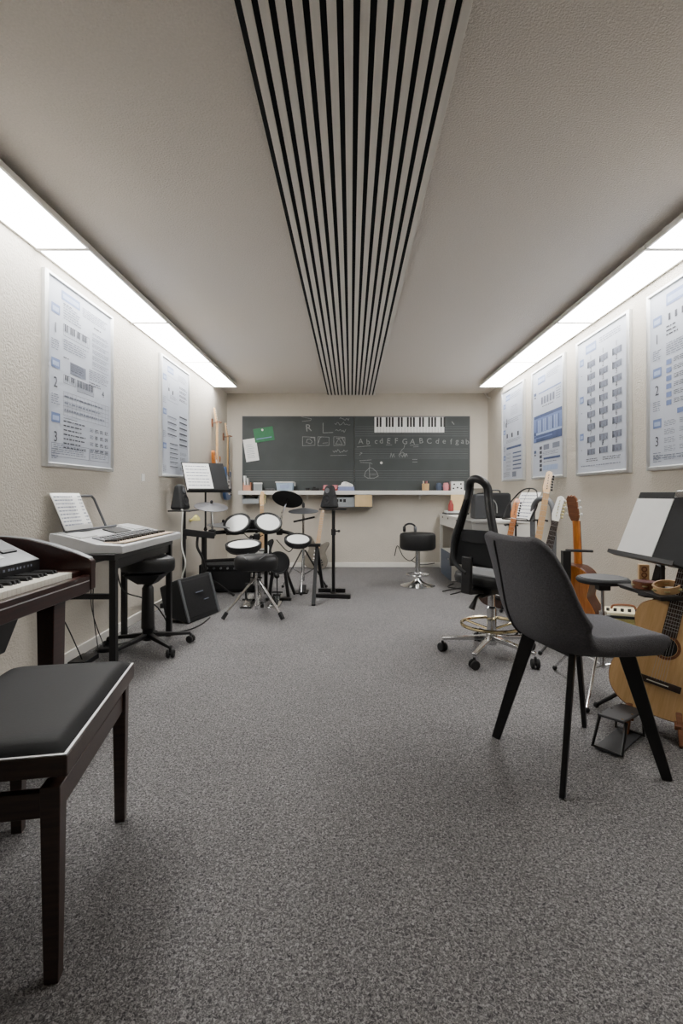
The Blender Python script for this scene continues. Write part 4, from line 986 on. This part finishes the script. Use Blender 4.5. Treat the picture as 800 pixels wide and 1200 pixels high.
# right wall cluster
guitar('acoustic_guitar', 'orange brown acoustic guitar turned back to the camera beside the grey chair', 'guitar', (1.545, 3.38, .07), pose(122, 4, 0), 'ac', DARKW, SPRUCE, ORANGEW, ORANGEW, ROSEW, BROWNW, L=.96)
gstand('black guitar stand holding the orange brown acoustic guitar', (1.54, 3.39, 0), 122, .62, yoke=False)
tag(MB().tube([(1.40,3.28,.648),(1.575,3.28,.642)], .009, 8).box(1.375,1.425,3.26,3.30,.42,.645).tube([(1.40,3.28,.645),(1.385,3.34,.0)], .012, 8).build('neck_rest_bar', BLACKM), 'black horizontal bar crossing the neck of the orange brown guitar', 'stand')
guitar('electric_guitar', 'electric guitar with white headstock and dark fingerboard behind the grey chair', 'guitar', (1.255, 3.55, .06), pose(-18, 5, 13), 'el', BLACK, WHITEP, None, MAPLE, ROSEW, WHITEP, L=.98, tun=BRASS)
gstand('black guitar stand holding the guitar with the white headstock', (1.27, 3.56, 0), -18, .55, yoke=False)
guitar('bass_guitar', 'bass guitar with the tallest bare maple neck by the right wall', 'guitar', (1.37, 3.98, .03), pose(-12, 4, 10), 'el', ROSEW, BLACK, None, MAPLE, MAPLE, MAPLE, L=1.20, tun=BLACK)
gstand('black guitar stand with a yoke around the tall maple neck', (1.497, 3.953, 0), -12, .80)
guitar('electric_guitar', 'electric guitar with short orange brown neck in front of the wire music stand', 'guitar', (1.245, 4.36, .03), pose(-10, 4, 12), 'el', ROSEW, BLACK, None, ORANGEW, ORANGEW, ORANGEW, L=.98, tun=BLACK)
gstand('black guitar stand with a yoke around the orange brown electric neck', (1.391, 4.334, 0), -10, .74)
r = thing('tube_rack', 'black inverted U tube rack behind the maple neck by the right wall', 'rack', (1.70, 4.46, 0), -70)
MB().tube(spline([(-.13,0,0.0),(-.13,0,.5),(-.13,0,.86),(-.07,0,.955),(.0,0,.97),(.07,0,.955),(.13,0,.86),(.13,0,.5),(.13,0,.0)], 6), .024, 10).build('frame', GREYPL, r)
MB().tube([(-.13,-.12,.012),(-.13,.12,.012)], .014, 8).tube([(.13,-.12,.012),(.13,.12,.012)], .014, 8).tube([(-.13,0,.35),(.13,0,.35)], .012, 8).build('base', BLACKM, r)
# back-left corner
g1 = 'guitars hung high on the left wall'
guitar('electric_guitar', 'sunburst electric guitar hanging on the left wall nearer the camera', 'guitar', (XL+.075, 6.19, 1.10), pose(90, 0, 0), 'el', SUNB, WHITEP, None, MAPLE, MAPLE, MAPLE, L=.98, group=g1)
guitar('electric_guitar', 'blue electric guitar hanging on the left wall next to the corner', 'guitar', (XL+.075, 6.74, .93), pose(90, 0, 0), 'el', BLUEBODY, WHITEP, None, MAPLE, ROSEW, MAPLE, L=1.04, group=g1)
for lb, y, z in (('black wall hanger holding the sunburst guitar', 6.19, 1.10+.98-.195), ('black wall hanger holding the blue guitar', 6.74, .93+1.04-.195)):
    r = thing('guitar_hanger', lb, 'wall hanger', (XL, y, z), 90, 'guitar wall hangers')
    MB().box(-.025,.025,-.012,0,-.05,.05).build('wall_plate', BROWNW, r, bevel=.003)
    MB().tube([(0,-.012,0),(0,-.045,0)], .006, 8).tube([(-.038,-.115,.012),(-.038,-.055,0),(0,-.045,0),(.038,-.055,0),(.038,-.115,.012)], .006, 8).build('yoke', BROWNW, r)
guitar('electric_guitar', 'grey bodied electric guitar leaning on the back wall behind the speaker stand', 'guitar', (-.49, 6.74, .005), pose(-6, 8, 7), 'el', GREYBODY, None, None, MAPLE, MAPLE, MAPLE, L=1.0)
guitar('electric_guitar', 'guitar with pale wooden headstock standing behind the drum pads', 'guitar', (-1.115, 6.30, .06), pose(8, 5, 0), 'el', BLACK, WHITEP, None, MAPLE, MAPLE, MAPLE, L=1.0, tun=BRASS)
gstand('black guitar stand behind the drums holding the pale headstock guitar', (-1.115, 6.31, 0), 8, .6, yoke=False)

# ------------------------------------------------------------------ bar stool and headphones
bs = thing('bar_stool', 'low round black bar stool on a chrome pedestal near the back wall', 'stool', (.735, 5.55, 0))
MB().lathe([(0,.40),(.17,.40),(.19,.412),(.197,.43),(.197,.55),(.19,.572),(.17,.582),(0,.584)], 40).build('seat', LEATHER, bs)
MB().lathe([(0,0),(.19,0),(.19,.006),(.15,.018),(.08,.035),(.045,.06),(.035,.085),(0,.085)], 40).build('base', CHROME, bs)
MB().tube([(0,0,.08),(0,0,.40)], .027, 16).build('column', CHROME, bs)
MB().torus(.12, .008, T(0,0,.125), 36, 8).tube([(0,.0,.125),(.12,0,.125)], .007, 8).tube([(0,0,.125),(-.12,0,.125)], .007, 8).build('foot_ring', CHROME, bs)
hp_ = thing('headphones', 'black headphones lying on the round bar stool', 'headphones', (.655, 5.60, .585))
MB().tube(spline([(-.058,0,.035),(-.055,.0,.07),(-.03,.0,.09),(0,.0,.096),(.03,.0,.09),(.055,.0,.07),(.058,0,.035)], 5), .011, 8).build('headband', BLACK, hp_)
for s_ in (-1, 1): MB().disc(.033, 0, .03, 20, T(s_*.058,0,.036) @ RY(90*s_) @ T(0,0,-.012), .006).build('ear_cup', BLACK if s_ < 0 else GREYPL, hp_)
tag(MB().tube(spline([(.60,YB-.05,.16),(.64,YB-.06,.30),(.72,YB-.05,.15),(.83,YB-.05,.1),(.95,YB-.05,.26),(.93,YB-.05,.38),(.85,YB-.05,.36)]), .006, 6).tube(spline([(.83,YB-.05,.1),(.95,YB-.05,.04),(1.15,YB-.05,.06)]), .006, 6).build('cable', BLACK), 'loose cable looping against the back wall behind the bar stool', 'cable')

# ------------------------------------------------------------------ white desk and things on it
dk = thing('desk', 'white desk with shallow drawers in the back right corner', 'desk', (1.55, 5.95, 0))
DX0, DX1, DY0, DY1 = 1.215, 1.87, 5.05, 6.90
MB().box(DX0-.01, DX1, DY0, DY1, .72, .745).build('desk_top', WHITEF, dk, world=True, bevel=.003)
for x in (DX0+.02, DX1-.02):
    for y in (DY0+.02, DY1-.02): MB().box(x-.018, x+.018, y-.018, y+.018, 0, .72).build('leg', WHITEF, dk, world=True, bevel=.002)
for y0 in (DY0+.04, (DY0+DY1)/2+.005):
    y1 = y0+(DY1-DY0)/2-.045
    d_ = MB().box(DX0, DX0+.40, y0, y1, .60, .718).build('drawer', WHITEF, dk, world=True, bevel=.003)
    MB().box(DX0-.002, DX0+.004, y0+.3, y0+.36, .695, .715).box(DX0-.002, DX0+.004, y1-.22, y1-.16, .695, .715).build('finger_slot', BLACK, d_, world=True)
MB().box(DX0+.04, DX1-.04, DY0+.012, DY0+.026, .45, .72).box(DX1-.035, DX1-.02, DY0+.04, DY1-.04, .30, .72).build('side_panel', WHITEF, dk, world=True)
pc = thing('computer_tower', 'white computer case with slate blue front under the desk', 'computer', (1.30, 6.10, 0), 0)
MB().box(-.15, .17, -.34, .30, .012, .33).build('case', WHITEF, pc, bevel=.004); MB().box(-.158, -.15, -.335, .295, .015, .325).build('front_panel', PCBLUE, pc, bevel=.003)
MB().disc(.008, 0, .004, 12, T(-.158, -.20, .25) @ RY(-90)).build('power_button', WHITEP, pc)
MB().box(-.13,.15,-.3,-.27,0,.012).box(-.13,.15,.24,.27,0,.012).build('feet', BLACK, pc)
tag(MB().box(1.20,1.40,5.85,6.12,.331,.345).box(1.21,1.39,5.88,6.1,.345,.36).build('paper_stack', PAPER), 'stack of white papers on the computer case under the desk', 'papers')
r = thing('desk_tray', 'black edged desk tray with papers at the far left end of the white desk', 'tray', (1.36, 6.60, .745))
MB().box(-.14,.16,-.13,.13,0,.02).build('tray', BLACK, r, bevel=.004); MB().box(-.12,.14,-.11,.11,.02,.045).build('papers', PAPER, r)
tag(MB().lathe([(0,0),(.035,0),(.035,.08),(.02,.11),(.015,.14),(0,.14)], 16, T(1.29,6.50,.79)).build('red_bottle', REDP), 'small red bottle standing on the desk tray', 'bottle')
tag(MB().lathe([(0,0),(.028,0),(.028,.075),(0,.075)], 16, T(1.30,6.58,.79)).build('white_tub', WHITEP), 'small white tub standing on the desk tray beside the red bottle', 'tub')
tag(MB().beam((1.42,6.70,.79),(1.42,6.735,1.0), .17, .02, (0,1,0)).build('manila_envelope', BEIGE, bevel=.002), 'beige envelope leaning upright at the back of the white desk', 'envelope')
bg = thing('black_bag', 'black gig bag with zip standing on the white desk', 'bag', (1.60, 5.62, .745), -8)
MB().frus((-.20,.17,-.13,.13), (-.19,.165,-.09,.09), 0, .28).build('body', FELT, bg, bevel=.03, seg=3)
MB().frus((-.16,.0,-.15,-.13), (-.15,.0,-.14,-.11), .03, .20).build('front_pocket', MATTEB, bg, bevel=.008)
MB().tube(spline([(-.14,-.145,.21),(-.06,-.15,.22),(.0,-.14,.16),(.01,-.14,.06)]), .005, 6).build('zip', ALU, bg)
MB().tube(spline([(-.06,0,.275),(-.05,0,.305),(.05,0,.305),(.06,0,.275)]), .009, 8).build('handle', BLACK, bg)
tag(MB().frus((1.31,1.45,5.35,5.55),(1.32,1.44,5.37,5.53),.745,1.01).build('grey_case', GREYPL, bevel=.02), 'dark grey soft case on the white desk left of the black bag', 'case')
tag(MB().tube(spline([(1.15,5.65,.006),(1.05,5.45,.006),(1.18,5.3,.006),(1.10,5.15,.006),(1.0,5.05,.006)]), .006, 6).tube(spline([(1.2,5.4,.006),(1.05,5.3,.006),(.95,5.2,.006)]), .006, 6).build('cable', BLACK), 'black cables lying on the carpet in front of the white desk', 'cable')

# ------------------------------------------------------------------ office chair
oc = thing('office_chair', 'black mesh-backed office chair on a chrome five-star base with foot ring', 'office chair', (.885, 3.17, 0), 0)
star_base(oc, .305, .105, 5, 164, CHROME, RUBBER, .02, .014, .035, .028)
oc.rotation_euler = Euler((0,0,0))
FA = 38     # facing azimuth, world degrees
F = MB; RM = RZ(FA-90)     # local build frame: +y forward
MB().lathe([(0,.07),(.03,.07),(.03,.30),(.022,.31),(.022,.42),(0,.42)], 18).build('gas_lift', CHROME, oc)
m = MB(); m.torus(.185, .011, T(0,0,.195), 40, 8)
for q in range(3): a = R(120*q+20); m.tube([(.03*cos(a),.03*sin(a),.165),(.185*cos(a),.185*sin(a),.195)], .008, 8)
m.build('foot_ring', CHROMEG, oc)
m = MB(); m.M = RM; m.box(-.09,.09,-.12,.12,.405,.44); m.beam((0,-.10,.42),(0,-.245,.43), .07, .03); m.beam((0,-.245,.42),(0,-.235,.64), .07, .025); m.build('tilt_mechanism', BLACK, oc, bevel=.006)
m = MB(); m.tube([(-.05,-.06,.42),(-.12,-.10,.385),(-.155,-.12,.32)], [.008,.01,.02], 8); m.build('lever', BLACK, oc)
m = MB(); m.tube([(-.02,-.10,.41),(-.10,-.13,.395)], .011, 8); m.build('lever', BLACK, oc)
def oseat(u, v):
    a = 2*pi*v; p_ = [(0,.515),(.6,.518),(.85,.525),(.97,.515),(1,.49),(.98,.46),(.8,.44),(0,.44)]
    i = min(int(u*7), 6); t = u*7-i; rr = p_[i][0]*(1-t)+p_[i+1][0]*t; z = p_[i][1]*(1-t)+p_[i+1][1]*t
    s4 = (abs(cos(a))**3.2+abs(sin(a))**3.2)**(-1/3.2)
    x = .235*s4*rr*cos(a); y = .22*s4*rr*sin(a)+.045
    z -= .03*max(0, (y-.12)/.1)**2*.5
    return RM @ V((x, y, z))
MB().grid(oseat, 14, 40).build('seat', LEATHER, oc, angle=60)
# back: loop frame, mesh, shell
def bk_(s, z): # s lateral -1..1
    t = (z-.50)/.62; y = -.195+.05*t-.02*sin(min(1,max(0,t))*pi)
    ws = [(.44,.165),(.60,.172),(.70,.155),(.80,.128),(.90,.100),(1.0,.075),(1.2,.06)]
    for (z0_,w0_),(z1_,w1_) in zip(ws, ws[1:]):
        if z <= z1_: w = w0_+(w1_-w0_)*(z-z0_)/(z1_-z0_); break
    return V((s*w, y+.035*s*s, z))
loop = [bk_(-1, .56+.44*i/10) for i in range(11)]
yt = bk_(0, 1.09).y
loop += [V((-.066,yt+.02,1.055)), V((-.045,yt,1.092)), V((0,yt-.01,1.108)), V((.045,yt,1.092)), V((.066,yt+.02,1.055))]
loop += [bk_(1, .56+.44*i/10) for i in range(10,-1,-1)]
m = MB(); m.M = RM; m.tube(spline(loop, 3), .025, 10); m.build('back_frame', BLACK, oc)
m = MB(); m.M = RM; m.grid(lambda u, v: bk_(2*u-1, .72+.33*v)*1.0 + V((0,.004,0)), 10, 12); m.build('mesh_panel', MESHB, oc)
m = MB(); m.M = RM; m.grid(lambda u, v: bk_((2*u-1)*(1.06-.1*v), .575+.22*v) + V((0,.022*cos((2*u-1)*pi/2),0)), 14, 12); m.build('lumbar_shell', FELT, oc, solid=.045)
m = MB(); m.M = RM; m.tube(spline([bk_(-.9,.98)+V((0,-.02,0)), bk_(-.9,.85)+V((0,-.03,0)), bk_(-.85,.72)+V((0,-.045,0)), bk_(-.6,.60)+V((0,-.05,0)), bk_(0,.54)+V((0,-.05,0))]), .014, 8); m.build('back_support', MATTEB, oc)

# ------------------------------------------------------------------ grey upholstered chair
gc = thing('upholstered_chair', 'grey felt shell chair with splayed black legs in the right foreground', 'chair', (.865, 1.945, 0), 14)
prof_ = spline([(.286,.438,0),(.296,.460,0),(.278,.480,0),(.19,.490,0),(.04,.487,0),(-.08,.484,0),(-.155,.500,0),(-.198,.55,0),(-.222,.62,0),(-.245,.72,0),(-.268,.80,0),(-.285,.842,0),(-.296,.858,0)], 4)
wid = spline([(.135,0,0),(.145,0,0),(.155,0,0),(.172,0,0),(.192,0,0),(.214,0,0),(.236,0,0),(.236,0,0),(.232,0,0),(.222,0,0),(.202,0,0),(.18,0,0),(.150,0,0)], 4)
curl = spline([(0,0,0),(.0,0,0),(.002,0,0),(.006,0,0),(.016,0,0),(.040,0,0),(.075,0,0),(.085,0,0),(.070,0,0),(.052,0,0),(.035,0,0),(.02,0,0),(.012,0,0)], 4)
NP = len(prof_)-1
def shell(u, v):
    i = int(round(u*NP)); p_ = prof_[i]; a = prof_[max(i-1,0)]; b_ = prof_[min(i+1,NP)]
    d = (b_-a).normalized(); nrm = V((d.y, -d.x, 0)) ; nrm = V((-nrm.x, -nrm.y, 0)) if nrm.x+nrm.y < 0 else nrm
    t = 2*v-1; c = curl[i].x*abs(t)**3.2; w = wid[i].x
    return V((p_.x+nrm.x*c, t*w, p_.y+nrm.y*c))
thk = spline([(.046,0,0),(.060,0,0),(.074,0,0),(.078,0,0),(.070,0,0),(.064,0,0),(.054,0,0),(.046,0,0),(.042,0,0),(.040,0,0),(.038,0,0),(.034,0,0),(.028,0,0)], 4)
def shell2(u, v, off):
    p0 = shell(u, v); e1 = shell(min(u+1/NP,1), v)-shell(max(u-1/NP,0), v); e2 = shell(u, min(v+.02,1))-shell(u, max(v-.02,0))
    n = e1.cross(e2).normalized()
    if n.x+n.z < 0: n = -n
    return p0+n*off
m = MB(); nv = 20; vs = []; fs = []
ring = []
for i in range(NP+1):
    u = i/NP; t_ = thk[i].x
    row = [shell2(u, j/nv, .012) for j in range(nv+1)] + [shell2(u, 1, -t_*.4+.006)+V((0,.006,0))] + [shell2(u, j/nv, -t_+.012) for j in range(nv,-1,-1)] + [shell2(u, 0, -t_*.4+.006)-V((0,.006,0))]
    ring.append(row)
k_ = len(ring[0])
for row in ring: vs += row
for i in range(NP):
    for j in range(k_): fs.append((i*k_+j, i*k_+(j+1)%k_, (i+1)*k_+(j+1)%k_, (i+1)*k_+j))
for i in (0, NP):     # close the two ends
    for j in range(nv): fs.append((i*k_+j, i*k_+j+1, i*k_+2*nv+1-j, i*k_+2*nv+2-j) )
    fs.append((i*k_+nv, i*k_+nv+1, i*k_+nv+2)); fs.append((i*k_+2*nv+2, i*k_+2*nv+3, i*k_))
m.add(vs, fs); o = m.build('seat_shell', GREYFAB, gc, sub=1)
def sh_out(u, t, off): 
    p0 = shell(u, (t+1)/2); e1 = shell(min(u+1/NP,1), (t+1)/2)-shell(max(u-1/NP,0), (t+1)/2); e2 = shell(u, (t+1)/2+.04)-shell(u, (t+1)/2-.04)
    n = e1.cross(e2).normalized()
    if n.x*1+n.z > 0: n = -n
    return p0+n*off
m = MB()
us = [i/NP for i in range(int(NP*.50), int(NP*.97))]
m.tube([shell2(u, .69, -thk[int(round(u*NP))].x+.011) for u in us], .0045, 6)
m.build('seam', SEAM, gc)
MB().box(-.10,.10,-.10,.10,.424,.445).build('under_frame', BLACKM, gc, bevel=.003)
for sx_, sy_ in ((1,1),(1,-1),(-1,1),(-1,-1)):
    t0 = (sx_*.112, sy_*.130, .446); f0_ = (sx_*.215, sy_*.213, .0)
    MB().beam(t0, f0_, .020, .056, (sx_,sy_,0), .018, .034).build('leg', BLACKM, gc, bevel=.003)

# ------------------------------------------------------------------ practice pad, footstool, small amplifier
pp = thing('practice_pad', 'round black practice pad on a chrome tripod stand by the right wall', 'practice pad', (1.30, 2.60, 0))
MB().disc(.128, .56, .585, 40, None, .008).build('pad', MATTEB, pp); MB().disc(.11, .585, .588, 36).build('playing_surface', CHARC, pp)
MB().box(-.03,.03,-.025,.025,.52,.56).build('pad_clamp', BLACK, pp, bevel=.004)
MB().tube([(0,0,.12),(0,0,.40)], .0135, 12).tube([(0,0,.38),(0,0,.53)], .009, 12).tube([(0,0,.36),(0,0,.41)], .019, 12).tube([(0,0,.39),(.04,0,.39)], .005, 8).build('column', CHROME, pp)
for q, a in enumerate((-128, -5, 112)):
    a = R(a); d = V((cos(a), sin(a), 0)); lg = MB().tube([V((0,0,.34))+d*.015, d*.33+V((0,0,.02))], .0065, 8).tube([V((0,0,.13)), d*.19+V((0,0,.165))], .005, 8).build('leg', CHROME, pp); MB().ball(d*.33+V((0,0,.013)), .013).build('rubber_foot', RUBBER, lg)
fs = thing('guitar_footstool', 'small black folding guitar footstool on the carpet under the grey chair', 'footstool', (1.115, 2.075, 0), 42)
m = MB(); m.M = T(0,0,.11) @ RY(6); m.box(-.12,.12,-.05,.05,0,.010); m.build('top_plate', CHARC, fs, bevel=.003)
m = MB(); m.M = T(0,0,.11) @ RY(6)
for x in (-.105,-.0,.105):
    for y in (-.04,.04): m.disc(.005, .010, .012, 8, T(x,y,0))
m.build('rivets', CHROME, fs)
for s_ in (-1, 1): MB().tube([(.09*s_,-.05,.11-.008*s_),(.12*s_-.03,-.055,.012),(.12*s_-.03,.055,.012),(.09*s_,.05,.11-.008*s_)], .007, 8).build('folding_leg', BLACKM, fs)
MB().box(-.155,.095,-.045,.045,.006,.012).build('base_plate', CHARC, fs)
ta = thing('guitar_amplifier', 'small tweed covered guitar amplifier with cream top on the carpet by the right wall', 'amplifier', (1.72, 3.17, 0), -18)
MB().box(-.13,.13,-.09,.09,.01,.255).build('cabinet', TWEED, ta, bevel=.012)
MB().box(-.128,.128,-.088,.088,.262,.285).build('top_panel', CREAM, ta, bevel=.006)
MB().box(-.131,.131,-.091,.091,.248,.264).build('black_band', MATTEB, ta, bevel=.003)
MB().box(-.105,.105,-.094,-.088,.03,.225).build('grille_cloth', TWEED, ta, bevel=.003); MB().disc(.055, 0, .003, 26, T(-.05,-.094,.10) @ RX(90)).build('speaker_cone', GRILLE, ta)
MB().box(.112,.126,-.093,-.09,.05,.15).build('side_vent', BROWNW, ta)
m = MB()
for q in range(6): m.disc(.010, .285, .303, 12, T(-.1+.04*q, -.05, 0))
m.build('knobs', BLACK, ta)
MB().tube(spline([(-.07,.02,.284),(-.05,.02,.31),(.05,.02,.31),(.07,.02,.284)]), .007, 8).build('handle', BROWNW, ta)
m = MB()
for x in (-.11,.11):
    for y in (-.07,.07): m.disc(.012,0,.012,10,T(x,y,0))
m.build('feet', RUBBER, ta)

# ------------------------------------------------------------------ world, camera
w = bpy.data.worlds.new('World'); bpy.context.scene.world = w; w.use_nodes = True
w.node_tree.nodes['Background'].inputs['Color'].default_value = (.8, .85, .9, 1); w.node_tree.nodes['Background'].inputs['Strength'].default_value = .2
cd = bpy.data.cameras.new('camera'); cam = bpy.data.objects.new('camera', cd); C.objects.link(cam)
cam.location = (0, 0, CAMZ); cam.rotation_euler = (R(90), 0, 0)
cd.sensor_fit = 'VERTICAL'; cd.sensor_height = 36; cd.lens = FPX/1200*36
cd.shift_x = -(VPX-400)/1200; cd.shift_y = (VPY-600)/1200; cd.clip_start = .05
bpy.context.scene.camera = cam
vs_ = bpy.context.scene.view_settings
vs_.view_transform = 'AgX'; vs_.look = 'None'; vs_.exposure = 1.35
